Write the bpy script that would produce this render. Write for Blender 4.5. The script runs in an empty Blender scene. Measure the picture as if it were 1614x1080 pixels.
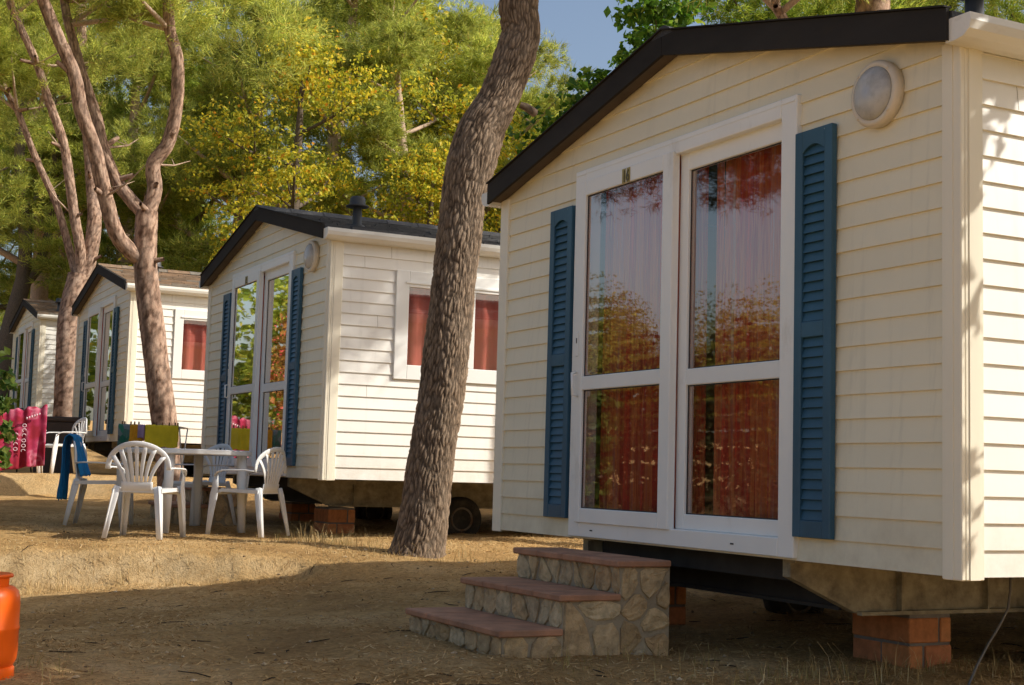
import bpy, bmesh, math, random
import numpy as np
from math import sin, cos, pi, radians, atan2, sqrt, hypot
from mathutils import Vector, Matrix, noise

random.seed(11)
RNG = np.random.default_rng(7)
scn = bpy.context.scene
COL = scn.collection

# ------------------------------------------------------------------ helpers
def empty(name, loc=(0, 0, 0), rz=0.0):
    o = bpy.data.objects.new(name, None)
    COL.objects.link(o)
    o.location = loc
    o.rotation_euler = (0, 0, rz)
    o.empty_display_size = 0.2
    return o

def tag(o, label=None, cat=None, group=None, kind=None):
    if label: o['label'] = label
    if cat: o['category'] = cat
    if group: o['group'] = group
    if kind: o['kind'] = kind
    return o

def copy_tree(o, parent=None):
    c = o.copy()
    COL.objects.link(c)
    c.parent = parent
    for ch in list(o.children):
        copy_tree(ch, c)
    return c

class MB:
    """collects geometry for ONE mesh object"""
    def __init__(s):
        s.v = []; s.f = []; s.m = []; s.sm = []
    def add(s, vs, fs, mi=0, smooth=False):
        b = len(s.v)
        s.v += [tuple(p) for p in vs]
        for f in fs:
            s.f.append(tuple(i + b for i in f)); s.m.append(mi); s.sm.append(smooth)
    def quad(s, a, b, c, d, mi=0):
        s.add([a, b, c, d], [(0, 1, 2, 3)], mi)
    def box(s, x0, x1, y0, y1, z0, z1, mi=0, bev=0.0):
        if bev <= 0:
            vs = [(x, y, z) for x in (x0, x1) for y in (y0, y1) for z in (z0, z1)]
            s.add(vs, [(0, 1, 3, 2), (4, 6, 7, 5), (0, 4, 5, 1), (2, 3, 7, 6), (0, 2, 6, 4), (1, 5, 7, 3)], mi)
        else:
            bm = bmesh.new()
            bmesh.ops.create_cube(bm, size=1)
            for v in bm.verts:
                v.co = ((x0 + x1) / 2 + v.co.x * (x1 - x0), (y0 + y1) / 2 + v.co.y * (y1 - y0), (z0 + z1) / 2 + v.co.z * (z1 - z0))
            bmesh.ops.bevel(bm, geom=bm.edges[:], offset=bev, segments=1, affect='EDGES')
            bm.verts.index_update()
            s.add([v.co[:] for v in bm.verts], [[v.index for v in f.verts] for f in bm.faces], mi)
            bm.free()
    def tube(s, pts, rad, n=8, mi=0, cap=True, smooth=True):
        pts = [Vector(p) for p in pts]
        if not hasattr(rad, '__len__'): rad = [rad] * len(pts)
        vs = []; fs = []
        ref = Vector((0.13, 0.31, 0.94)).normalized()
        t0 = (pts[1] - pts[0]).normalized()
        if abs(t0.dot(ref)) > .95: ref = Vector((1, 0.1, 0)).normalized()
        u = t0.cross(ref).normalized()
        for i, p in enumerate(pts):
            t = (pts[min(i + 1, len(pts) - 1)] - pts[max(i - 1, 0)]).normalized()
            u = (u - t * u.dot(t)).normalized(); w = t.cross(u)
            for k in range(n):
                a = 2 * pi * k / n
                vs.append(p + (u * cos(a) + w * sin(a)) * rad[i])
        for i in range(len(pts) - 1):
            for k in range(n):
                fs.append((i * n + k, i * n + (k + 1) % n, (i + 1) * n + (k + 1) % n, (i + 1) * n + k))
        if cap:
            fs.append(tuple(range(n - 1, -1, -1))); fs.append(tuple(range((len(pts) - 1) * n, len(pts) * n)))
        s.add(vs, fs, mi, smooth)
    def ribbon(s, pts, width, thick, wdir, mi=0, smooth=False):
        """rectangular section swept along pts; wdir = width direction (one or one per point)"""
        pts = [Vector(p) for p in pts]; n = len(pts)
        if not hasattr(width, '__len__'): width = [width] * n
        wd = [Vector(w) for w in wdir] if hasattr(wdir[0], '__len__') else [Vector(wdir)] * n
        vs = []; fs = []
        for i, p in enumerate(pts):
            t = (pts[min(i + 1, n - 1)] - pts[max(i - 1, 0)]).normalized()
            w = (wd[i] - t * wd[i].dot(t)).normalized(); q = t.cross(w)
            hw = width[i] / 2; ht = thick / 2
            for a, b in ((-1, -.5), (-.7, -1), (.7, -1), (1, -.5), (1, .5), (.7, 1), (-.7, 1), (-1, .5)):
                vs.append(p + w * hw * (a if abs(a) == 1 else (1 if a > 0 else -1) * max(0, 1 - ht * .6 / hw)) + q * ht * b)
        for i in range(n - 1):
            for k in range(8):
                fs.append((i * 8 + k, i * 8 + (k + 1) % 8, (i + 1) * 8 + (k + 1) % 8, (i + 1) * 8 + k))
        fs.append(tuple(range(7, -1, -1))); fs.append(tuple(range((n - 1) * 8, n * 8)))
        s.add(vs, fs, mi, smooth)
    def lathe(s, prof, n=32, c=(0, 0, 0), axis='z', mi=0, smooth=True):
        vs = []; fs = []
        for r, h in prof:
            for k in range(n):
                a = 2 * pi * k / n
                p = (r * cos(a), r * sin(a), h)
                if axis == 'x': p = (h, p[0], p[1])
                if axis == 'y': p = (p[0], h, p[1])
                vs.append((p[0] + c[0], p[1] + c[1], p[2] + c[2]))
        for i in range(len(prof) - 1):
            for k in range(n):
                fs.append((i * n + k, i * n + (k + 1) % n, (i + 1) * n + (k + 1) % n, (i + 1) * n + k))
        fs.append(tuple(range(n))); fs.append(tuple(range((len(prof) - 1) * n, len(prof) * n)))
        s.add(vs, fs, mi, smooth)
    def build(s, name, mats, parent=None, recalc=True):
        me = bpy.data.meshes.new(name)
        me.from_pydata(s.v, [], s.f)
        if not isinstance(mats, (list, tuple)): mats = [mats]
        for m in mats: me.materials.append(m)
        me.polygons.foreach_set('material_index', s.m)
        me.polygons.foreach_set('use_smooth', s.sm)
        me.validate(); 
        if recalc:
            bm = bmesh.new(); bm.from_mesh(me)
            bmesh.ops.recalc_face_normals(bm, faces=bm.faces[:])
            bm.to_mesh(me); bm.free()
        me.update()
        o = bpy.data.objects.new(name, me)
        COL.objects.link(o)
        if parent: o.parent = parent
        return o

def fast_mesh(name, V, F, mat, parent=None, smooth=False, attrs=None):
    V = np.asarray(V, np.float32); F = np.asarray(F, np.int32); k = F.shape[1]
    me = bpy.data.meshes.new(name)
    me.vertices.add(len(V)); me.vertices.foreach_set('co', V.ravel())
    me.loops.add(F.size); me.loops.foreach_set('vertex_index', F.ravel())
    me.polygons.add(len(F))
    me.polygons.foreach_set('loop_start', np.arange(0, F.size, k, dtype=np.int32))
    try: me.polygons.foreach_set('loop_total', np.full(len(F), k, np.int32))
    except Exception: pass
    me.polygons.foreach_set('use_smooth', np.full(len(F), smooth))
    if attrs:
        for an, av in attrs.items():
            a = me.attributes.new(an, 'FLOAT', 'POINT'); a.data.foreach_set('value', np.asarray(av, np.float32))
    me.materials.append(mat)
    me.update(calc_edges=True)
    o = bpy.data.objects.new(name, me); COL.objects.link(o)
    if parent: o.parent = parent
    return o

# ------------------------------------------------------------------ materials
def newmat(name):
    m = bpy.data.materials.new(name); m.use_nodes = True
    return m, m.node_tree, m.node_tree.nodes['Principled BSDF']
def N(nt, t, **kw):
    n = nt.nodes.new(t)
    for k, v in kw.items():
        if k in n.inputs: n.inputs[k].default_value = v
        else: setattr(n, k, v)
    return n
def lk(nt, a, b): nt.links.new(a, b)
def ramp(nt, fac, stops, interp='LINEAR'):
    r = nt.nodes.new('ShaderNodeValToRGB'); cr = r.color_ramp; cr.interpolation = interp
    while len(cr.elements) < len(stops): cr.elements.new(.5)
    for e, (p, c) in zip(cr.elements, stops):
        e.position = p; e.color = (*c, 1)
    if fac is not None: lk(nt, fac, r.inputs['Fac'])
    return r
def coords(nt, kind='Object', scale=(1, 1, 1), rot=(0, 0, 0)):
    tc = N(nt, 'ShaderNodeTexCoord'); mp = N(nt, 'ShaderNodeMapping')
    mp.inputs['Scale'].default_value = scale; mp.inputs['Rotation'].default_value = rot
    lk(nt, tc.outputs[kind], mp.inputs['Vector']); return mp.outputs['Vector']
def mixc(nt, fac, a, b, mode='MIX'):
    n = nt.nodes.new('ShaderNodeMix'); n.data_type = 'RGBA'; n.blend_type = mode
    for i, x in ((0, fac), (6, a), (7, b)):
        if hasattr(x, 'links'): lk(nt, x, n.inputs[i])
        elif i == 0: n.inputs[0].default_value = x
        else: n.inputs[i].default_value = (*x, 1)
    return n.outputs[2]

def paint(name, col, rough=.5, var=.12, scale=6, bump=.0, bscale=60, stretch=(1, 1, 1), dirt=None, spec=.4):
    m, nt, b = newmat(name)
    v = coords(nt, 'Object', stretch)
    n1 = N(nt, 'ShaderNodeTexNoise', Scale=scale, Detail=5.0, Roughness=.6); lk(nt, v, n1.inputs['Vector'])
    lo = tuple(c * (1 - var) for c in col); hi = tuple(min(1, c * (1 + var)) for c in col)
    c = ramp(nt, n1.outputs['Fac'], [(.3, lo), (.7, hi)]).outputs['Color']
    if dirt:
        n2 = N(nt, 'ShaderNodeTexNoise', Scale=dirt[1], Detail=8.0, Roughness=.7); lk(nt, v, n2.inputs['Vector'])
        f = ramp(nt, n2.outputs['Fac'], [(dirt[2], (0, 0, 0)), (dirt[3], (1, 1, 1))]).outputs['Color']
        c = mixc(nt, f, c, dirt[0])
    lk(nt, c, b.inputs['Base Color'])
    b.inputs['Roughness'].default_value = rough
    b.inputs['Specular IOR Level'].default_value = spec
    if bump:
        n3 = N(nt, 'ShaderNodeTexNoise', Scale=bscale, Detail=6.0); lk(nt, v, n3.inputs['Vector'])
        bp = N(nt, 'ShaderNodeBump', Strength=bump, Distance=.01); lk(nt, n3.outputs['Fac'], bp.inputs['Height'])
        lk(nt, bp.outputs['Normal'], b.inputs['Normal'])
    return m

MAT = {}
def mat_siding(name, col, low):
    m, nt, b = newmat(name)
    v = coords(nt, 'Object'); sp = N(nt, 'ShaderNodeSeparateXYZ'); lk(nt, v, sp.inputs[0])
    n1 = N(nt, 'ShaderNodeTexNoise', Scale=1.2, Detail=5.0, Roughness=.6); lk(nt, v, n1.inputs['Vector'])
    c = ramp(nt, n1.outputs['Fac'], [(.3, tuple(x * .93 for x in col)), (.7, col)]).outputs['Color']
    # board to board tone: one random value per course
    st = N(nt, 'ShaderNodeMath', operation='DIVIDE'); st.inputs[1].default_value = .1029; lk(nt, sp.outputs['Z'], st.inputs[0])
    fl = N(nt, 'ShaderNodeMath', operation='FLOOR'); lk(nt, st.outputs[0], fl.inputs[0])
    wn = N(nt, 'ShaderNodeTexWhiteNoise', noise_dimensions='1D'); lk(nt, fl.outputs[0], wn.inputs['W'])
    c = mixc(nt, 1.0, c, ramp(nt, wn.outputs['Value'], [(0, (.945, .94, .93)), (1, (1, 1, 1))]).outputs['Color'], 'MULTIPLY')
    # rain streaks
    vs = coords(nt, 'Object', (22, 22, .7)); n2 = N(nt, 'ShaderNodeTexNoise', Scale=1.0, Detail=4.0, Roughness=.6); lk(nt, vs, n2.inputs['Vector'])
    c = mixc(nt, ramp(nt, n2.outputs['Fac'], [(.56, (0, 0, 0)), (.80, (.34,) * 3)]).outputs['Color'], c, tuple(x * .62 for x in col))
    # splash dirt low down
    gr = N(nt, 'ShaderNodeMapRange'); gr.inputs[1].default_value = 0.0; gr.inputs[2].default_value = .42; gr.inputs[3].default_value = .55; gr.inputs[4].default_value = 0.0; lk(nt, sp.outputs['Z'], gr.inputs[0])
    n3 = N(nt, 'ShaderNodeTexNoise', Scale=5.0, Detail=8.0, Roughness=.7); lk(nt, v, n3.inputs['Vector'])
    mm = N(nt, 'ShaderNodeMath', operation='MULTIPLY'); lk(nt, gr.outputs[0], mm.inputs[0]); lk(nt, ramp(nt, n3.outputs['Fac'], [(.35, (0, 0, 0)), (.75, (1, 1, 1))]).outputs['Color'], mm.inputs[1])
    c = mixc(nt, mm.outputs[0], c, low)
    lk(nt, c, b.inputs['Base Color']); b.inputs['Roughness'].default_value = .45
    n4 = N(nt, 'ShaderNodeTexNoise', Scale=2.2, Detail=2.0); lk(nt, v, n4.inputs['Vector'])
    bp = N(nt, 'ShaderNodeBump', Strength=.25, Distance=.02); lk(nt, n4.outputs['Fac'], bp.inputs['Height']); lk(nt, bp.outputs['Normal'], b.inputs['Normal'])
    return m
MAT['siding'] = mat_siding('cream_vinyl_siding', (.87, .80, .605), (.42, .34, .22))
MAT['sidinglit'] = mat_siding('sunlit_tone_siding', (.91, .89, .83), (.50, .43, .32))  # one vinyl: sunlit side coloured whiter, shaded front yellower
MAT['seam'] = paint('siding_joint', (.30, .26, .19), .7, .1)
MAT['trim'] = paint('cream_trim', (.87, .81, .66), .42, .04, 3, .03, 40, (1, 1, .3), ((.5, .44, .33), 3, .6, .95))
MAT['pvc'] = paint('white_pvc', (.86, .86, .83), .32, .04, 2, .02, 30, (1, 1, .4), ((.52, .48, .40), 3.5, .62, .95))
MAT['gutter'] = paint('white_gutter', (.78, .76, .70), .4, .06, 3, .03, 30, (.3, 1, 1), ((.42, .36, .28), 5, .6, .9))
MAT['gasket'] = paint('dark_gasket', (.03, .03, .032), .5)
MAT['blue'] = paint('blue_shutter_plastic', (.032, .098, .160), .45, .22, 3, .04, 50, (1, 1, .5), ((.045, .10, .13), 7, .6, .95))
MAT['darkboard'] = paint('dark_bargeboard', spec=.12, col=(.034, .031, .029), rough=.8, var=.3, scale=3, bump=.05, bscale=30, stretch=(1, .4, 1), dirt=((.05, .038, .028), 4, .55, .9))
MAT['lampring'] = paint('lamp_ring', (.70, .62, .50), .4, .06)
MAT['lens'] = paint('lamp_lens', (.50, .49, .47), .25, .10, 7, 0, 1, (1, 1, 1), ((.30, .29, .27), 9, .5, .8))
MAT['flue'] = paint('flue_metal', (.055, .058, .062), .45, .25, 8)
MAT['steel'] = paint('dusty_galvanised_steel', (.36, .31, .21), .85, .3, 14, .35, 60, (1, 1, 1), ((.13, .10, .07), 9, .5, .8))
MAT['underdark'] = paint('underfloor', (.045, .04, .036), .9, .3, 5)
MAT['rubber'] = paint('tyre_rubber', (.028, .026, .024), .85, .3, 10, .2, 60, (1, 1, 1), ((.10, .08, .055), 8, .5, .8))
MAT['rim'] = paint('rusty_rim', (.17, .15, .12), .7, .35, 14, .1, 50, (1, 1, 1), ((.13, .055, .025), 9, .45, .7))
MAT['chair'] = paint('white_plastic', (.74, .74, .73), .38, .04, 5, .02, 40, (1, 1, 1), ((.55, .52, .46), 6, .6, .95))
MAT['terracotta'] = paint('terracotta_tread', (.42, .21, .12), .75, .3, 7, .2, 50, (1, 1, 1), ((.27, .17, .11), 5, .5, .85))
MAT['mortar'] = paint('mortar', (.38, .31, .21), .95, .2, 8, .6, 70, (1, 1, 1), ((.15, .12, .08), 4, .5, .8))
MAT['brickmortar'] = paint('brick_mortar', (.21, .18, .15), .95, .2, 10, .5, 80)
MAT['orange'] = paint('orange_enamel', (.86, .125, .006), .35, .06, 3, .03, 30, (1, 1, .3), ((.62, .06, .004), 5, .62, .9))
MAT['bluetowel'] = paint('blue_terry', (.014, .19, .46), .95, .2, 16, .5, 160)
MAT['yellowtowel'] = paint('mustard_cloth', (.88, .66, .03), .95, .12, 8, .3, 120)
MAT['brownbox'] = paint('brown_plastic', (.075, .058, .050), .6, .12, 5)
MAT['black'] = paint('black_plastic', (.016, .016, .017), .5, .2)
MAT['gold'] = paint('gilt_number', (.10, .075, .012), .4, .3, 60)
MAT['goldback'] = paint('number_sticker', (.38, .30, .08), .45, .1, 60)
MAT['cable'] = paint('grey_cable', (.14, .13, .12), .6)
MAT['peg'] = paint('wooden_peg', (.22, .12, .06), .7)
MAT['wire'] = paint('white_wire', (.6, .6, .58), .4)

def mat_island(name, stops, rough=.8, bump=.3, bscale=30, transl=0.0, spec=.3, noise_dark=None, scale=4):
    m, nt, b = newmat(name)
    g = N(nt, 'ShaderNodeNewGeometry')
    c = ramp(nt, g.outputs['Random Per Island'], stops).outputs['Color']
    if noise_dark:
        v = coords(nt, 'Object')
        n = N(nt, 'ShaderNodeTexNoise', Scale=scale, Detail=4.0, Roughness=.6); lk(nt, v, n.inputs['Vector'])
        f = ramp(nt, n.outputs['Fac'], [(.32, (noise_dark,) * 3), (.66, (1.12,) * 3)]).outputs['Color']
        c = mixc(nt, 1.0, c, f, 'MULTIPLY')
    lk(nt, c, b.inputs['Base Color']); b.inputs['Roughness'].default_value = rough
    b.inputs['Specular IOR Level'].default_value = spec
    if bump:
        v = coords(nt, 'Object')
        n3 = N(nt, 'ShaderNodeTexNoise', Scale=bscale, Detail=7.0, Roughness=.65); lk(nt, v, n3.inputs['Vector'])
        bp = N(nt, 'ShaderNodeBump', Strength=bump, Distance=.02); lk(nt, n3.outputs['Fac'], bp.inputs['Height'])
        lk(nt, bp.outputs['Normal'], b.inputs['Normal'])
    if transl:
        tr = N(nt, 'ShaderNodeBsdfTranslucent'); lk(nt, c, tr.inputs['Color'])
        mx = N(nt, 'ShaderNodeMixShader', Fac=transl)
        lk(nt, b.outputs[0], mx.inputs[1]); lk(nt, tr.outputs[0], mx.inputs[2])
        lk(nt, mx.outputs[0], nt.nodes['Material Output'].inputs['Surface'])
    return m

MAT['stone'] = mat_island('rubble_stone', [(0, (.44, .30, .15)), (.3, (.64, .47, .26)), (.5, (.52, .34, .17)), (.7, (.70, .55, .33)), (.85, (.46, .37, .24)), (1, (.60, .41, .21))], .9, .9, 22, noise_dark=.6, scale=14)
MAT['brick'] = mat_island('orange_brick', [(0, (.50, .18, .065)), (.5, (.62, .25, .09)), (1, (.54, .20, .085))], .85, .25, 70, noise_dark=.75, scale=18)
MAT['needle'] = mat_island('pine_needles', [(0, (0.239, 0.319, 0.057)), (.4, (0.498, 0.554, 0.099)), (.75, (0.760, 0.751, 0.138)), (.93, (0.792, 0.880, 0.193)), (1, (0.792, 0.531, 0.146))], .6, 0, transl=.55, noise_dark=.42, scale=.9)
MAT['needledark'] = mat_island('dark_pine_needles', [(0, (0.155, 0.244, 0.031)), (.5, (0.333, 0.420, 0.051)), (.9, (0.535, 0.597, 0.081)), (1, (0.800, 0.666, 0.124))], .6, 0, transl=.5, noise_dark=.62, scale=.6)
MAT['yellowleaf'] = mat_island('yellowing_leaves', [(0, (0.250, 0.309, 0.029)), (.45, (0.500, 0.497, 0.043)), (.72, (0.808, 0.651, 0.051)), (.92, (0.880, 0.721, 0.051)), (1, (0.880, 0.343, 0.036))], .5, 0, transl=.5, noise_dark=.62, scale=.6)
MAT['broadleaf'] = mat_island('broad_green_leaves', [(0, (0.048, 0.119, 0.013)), (.5, (0.113, 0.240, 0.022)), (.85, (0.210, 0.346, 0.032)), (1, (0.451, 0.500, 0.049))], .4, 0, transl=.5, noise_dark=.6, scale=.8)
MAT['hedgeleaf'] = mat_island('hedge_leaves', [(0, (.16, .20, .03)), (.4, (.36, .38, .06)), (.8, (.52, .48, .08)), (1, (.60, .50, .10))], .6, 0, transl=.5, noise_dark=.6, scale=1.2)
MAT['oleander'] = mat_island('oleander_leaves', [(0, (0.052, 0.123, 0.021)), (.5, (0.125, 0.224, 0.038)), (.85, (0.250, 0.336, 0.062)), (1, (0.520, 0.538, 0.146))], .45, 0, transl=.5, noise_dark=.6, scale=2)
MAT['oleander2'] = mat_island('russet_oleander', [(0, (.12, .10, .02)), (.4, (.30, .21, .04)), (.7, (.46, .28, .06)), (1, (.52, .20, .06))], .5, 0, transl=.45, noise_dark=.6, scale=2)  # leaves browner and less green than the other oleander
MAT['petal'] = mat_island('pink_petals', [(0, (.70, .06, .08)), (.5, (.80, .12, .13)), (1, (.85, .30, .26))], .6, 0, transl=.4)
MAT['needleshade'] = mat_island('shaded_needles', [(0, (.012, .018, .005)), (1, (.05, .055, .015))], .8, 0, transl=.3)  # dark needle copy: shade of mirrored boughs and hedge put into the colour
MAT['pebble'] = mat_island('pebble', [(0, (.16, .11, .06)), (.6, (.40, .29, .16)), (1, (.62, .50, .34))], .9, 0)
MAT['straw'] = mat_island('dry_straw', [(0, (.24, .15, .055)), (.35, (.44, .30, .12)), (.7, (.60, .44, .20)), (1, (.72, .58, .32))], .8, 0, transl=.15)
MAT['litter'] = mat_island('needle_litter', [(0, (.24, .13, .045)), (.4, (.44, .26, .095)), (.8, (.58, .38, .16)), (1, (.68, .50, .27))], .85, 0)
MAT['greengrass'] = mat_island('weedy_grass', [(0, (.20, .17, .04)), (.5, (.40, .31, .10)), (1, (.58, .45, .20))], .7, 0, transl=.3)

def bark(name, lo, mid, hi, patch, amt=.5):
    m, nt, b = newmat(name)
    at = N(nt, 'ShaderNodeAttribute', attribute_name='crack')
    c = ramp(nt, at.outputs['Fac'], [(.05, lo), (.45, mid), (1, hi)]).outputs['Color']
    v = coords(nt, 'Object', (1, 1, .5))
    n = N(nt, 'ShaderNodeTexNoise', Scale=9.0, Detail=8.0, Roughness=.7); lk(nt, v, n.inputs['Vector'])
    f = ramp(nt, n.outputs['Fac'], [(.40, (0, 0, 0)), (.68, (amt,) * 3)]).outputs['Color']
    c = mixc(nt, f, c, patch)
    n4 = N(nt, 'ShaderNodeTexNoise', Scale=45.0, Detail=6.0, Roughness=.7); lk(nt, v, n4.inputs['Vector'])
    f4 = ramp(nt, n4.outputs['Fac'], [(.3, (.6,) * 3), (.7, (1.2,) * 3)]).outputs['Color']
    c = mixc(nt, 1.0, c, f4, 'MULTIPLY')
    lk(nt, c, b.inputs['Base Color']); b.inputs['Roughness'].default_value = .9; b.inputs['Specular IOR Level'].default_value = .15
    bp = N(nt, 'ShaderNodeBump', Strength=.7, Distance=.012); lk(nt, n4.outputs['Fac'], bp.inputs['Height'])
    lk(nt, bp.outputs['Normal'], b.inputs['Normal'])
    return m
MAT['bark'] = bark('grey_brown_bark', (.050, .033, .022), (.235, .165, .110), (.37, .275, .195), (.30, .235, .175))
MAT['barkpine'] = bark('pinkish_pine_bark', (.11, .060, .038), (.42, .27, .19), (.58, .42, .31), (.47, .36, .29))
MAT['barkdark'] = bark('dark_bark', (.03, .022, .016), (.10, .075, .055), (.16, .125, .095), (.12, .10, .08))  # darker bark for far trunks, stems and twigs

def mat_glass():
    m, nt, b = newmat('window_glass')
    nt.nodes.remove(b)
    g = N(nt, 'ShaderNodeNewGeometry'); dt = N(nt, 'ShaderNodeVectorMath', operation='DOT_PRODUCT')
    lk(nt, g.outputs['Incoming'], dt.inputs[0]); lk(nt, g.outputs['True Normal'], dt.inputs[1])
    def mth(op, a, b=None):
        q = nt.nodes.new('ShaderNodeMath'); q.operation = op
        for k, x in enumerate((a, b)):
            if x is None: continue
            if hasattr(x, 'links'): lk(nt, x, q.inputs[k])
            else: q.inputs[k].default_value = x
        return q
    ab = mth('ABSOLUTE', dt.outputs['Value']); om = mth('SUBTRACT', 1.0, ab.outputs[0]); p5 = mth('POWER', om.outputs[0], 4.4)
    ml = mth('MULTIPLY', p5.outputs[0], 3.0); mu = mth('ADD', ml.outputs[0], .17); mu.use_clamp = True
    v = coords(nt, 'Object'); n = N(nt, 'ShaderNodeTexNoise', Scale=1.6, Detail=1.0); lk(nt, v, n.inputs['Vector'])
    bp = N(nt, 'ShaderNodeBump', Strength=.04, Distance=.02); lk(nt, n.outputs['Fac'], bp.inputs['Height'])
    gl = N(nt, 'ShaderNodeBsdfGlossy', Roughness=.016); gl.inputs['Color'].default_value = (1.0, .95, .88, 1)
    lk(nt, bp.outputs['Normal'], gl.inputs['Normal'])
    tr = N(nt, 'ShaderNodeBsdfTransparent'); tr.inputs['Color'].default_value = (.90, .91, .90, 1)
    mx = N(nt, 'ShaderNodeMixShader'); lk(nt, mu.outputs[0], mx.inputs[0]); lk(nt, tr.outputs[0], mx.inputs[1]); lk(nt, gl.outputs[0], mx.inputs[2])
    lk(nt, mx.outputs[0], nt.nodes['Material Output'].inputs['Surface'])
    return m
MAT['glass'] = mat_glass()

def mat_curtain(name, axis, stops, scale=9.0):
    m, nt, b = newmat(name)
    sc = (0.0, 1, .02) if axis == 'y' else (1, 0.0, .02)
    v = coords(nt, 'Object', sc)
    n = N(nt, 'ShaderNodeTexNoise', Scale=scale, Detail=6.0, Roughness=.75); lk(nt, v, n.inputs['Vector'])
    c = ramp(nt, n.outputs['Fac'], stops).outputs['Color']
    lk(nt, c, b.inputs['Base Color']); b.inputs['Roughness'].default_value = .9
    tr = N(nt, 'ShaderNodeBsdfTranslucent'); lk(nt, c, tr.inputs['Color'])
    mx = N(nt, 'ShaderNodeMixShader', Fac=.25)
    lk(nt, b.outputs[0], mx.inputs[1]); lk(nt, tr.outputs[0], mx.inputs[2])
    lk(nt, mx.outputs[0], nt.nodes['Material Output'].inputs['Surface'])
    return m
MAT['curtain'] = mat_curtain('striped_curtain', 'y', [(.28, (.48, .045, .028)), (.40, (.88, .12, .055)), (.46, (.60, .08, .055)), (.52, (.88, .27, .085)), (.58, (.72, .22, .15)), (.64, (.86, .60, .48)), (.72, (.80, .10, .05))], 10)
MAT['curtainside'] = mat_curtain('plain_red_curtain', 'x', [(.3, (.60, .12, .09)), (.55, (.76, .20, .15)), (.7, (.86, .42, .34))], 5)

def mat_roof(name, a, bcol, c):
    m, nt, b = newmat(name)
    g = N(nt, 'ShaderNodeNewGeometry')
    col = ramp(nt, g.outputs['Random Per Island'], [(0, a), (.5, bcol), (1, c)]).outputs['Color']
    v = coords(nt, 'Object'); n = N(nt, 'ShaderNodeTexNoise', Scale=6.0, Detail=8.0, Roughness=.7); lk(nt, v, n.inputs['Vector'])
    f = ramp(nt, n.outputs['Fac'], [(.3, (.6,) * 3), (.7, (1.35,) * 3)]).outputs['Color']
    col = mixc(nt, 1.0, col, f, 'MULTIPLY')
    lk(nt, col, b.inputs['Base Color']); b.inputs['Roughness'].default_value = .7
    n2 = N(nt, 'ShaderNodeTexNoise', Scale=80.0, Detail=4.0); lk(nt, v, n2.inputs['Vector'])
    bp = N(nt, 'ShaderNodeBump', Strength=.3, Distance=.01); lk(nt, n2.outputs['Fac'], bp.inputs['Height']); lk(nt, bp.outputs['Normal'], b.inputs['Normal'])
    return m
MAT['roof'] = mat_roof('dark_shingles', (.030, .032, .036), (.045, .047, .052), (.075, .075, .078))
MAT['rooftile'] = mat_roof('mottled_brown_tiles', (.13, .085, .05), (.24, .15, .085), (.17, .15, .12))

def mat_ground():
    m, nt, b = newmat('dry_earth')
    v = coords(nt, 'Object')
    n1 = N(nt, 'ShaderNodeTexNoise', Scale=1.1, Detail=8.0, Roughness=.65); lk(nt, v, n1.inputs['Vector'])
    c1 = ramp(nt, n1.outputs['Fac'], [(.30, (.34, .20, .080)), (.48, (.50, .31, .125)), (.60, (.60, .395, .18)), (.75, (.68, .48, .25))]).outputs['Color']
    n2 = N(nt, 'ShaderNodeTexNoise', Scale=26.0, Detail=9.0, Roughness=.75); lk(nt, v, n2.inputs['Vector'])
    f2 = ramp(nt, n2.outputs['Fac'], [(.33, (.64,) * 3), (.50, (1.02,) * 3), (.68, (1.32,) * 3)]).outputs['Color']
    c = mixc(nt, 1.0, c1, f2, 'MULTIPLY')
    # steep bank faces are paler bare earth
    g = N(nt, 'ShaderNodeNewGeometry'); sp = N(nt, 'ShaderNodeSeparateXYZ'); lk(nt, g.outputs['Normal'], sp.inputs[0])
    fs = ramp(nt, sp.outputs['Z'], [(.55, (1, 1, 1)), (.93, (0, 0, 0))]).outputs['Color']
    n5 = N(nt, 'ShaderNodeTexNoise', Scale=7.0, Detail=8.0, Roughness=.7); lk(nt, v, n5.inputs['Vector'])
    cb = ramp(nt, n5.outputs['Fac'], [(.3, (.42, .275, .125)), (.7, (.70, .52, .29))]).outputs['Color']
    c = mixc(nt, fs, c, cb)
    lk(nt, c, b.inputs['Base Color']); b.inputs['Roughness'].default_value = .95; b.inputs['Specular IOR Level'].default_value = .1
    n3 = N(nt, 'ShaderNodeTexNoise', Scale=55.0, Detail=8.0, Roughness=.75); lk(nt, v, n3.inputs['Vector'])
    bp = N(nt, 'ShaderNodeBump', Strength=.9, Distance=.03); lk(nt, n3.outputs['Fac'], bp.inputs['Height'])
    lk(nt, bp.outputs['Normal'], b.inputs['Normal'])
    return m
MAT['ground'] = mat_ground()

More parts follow.
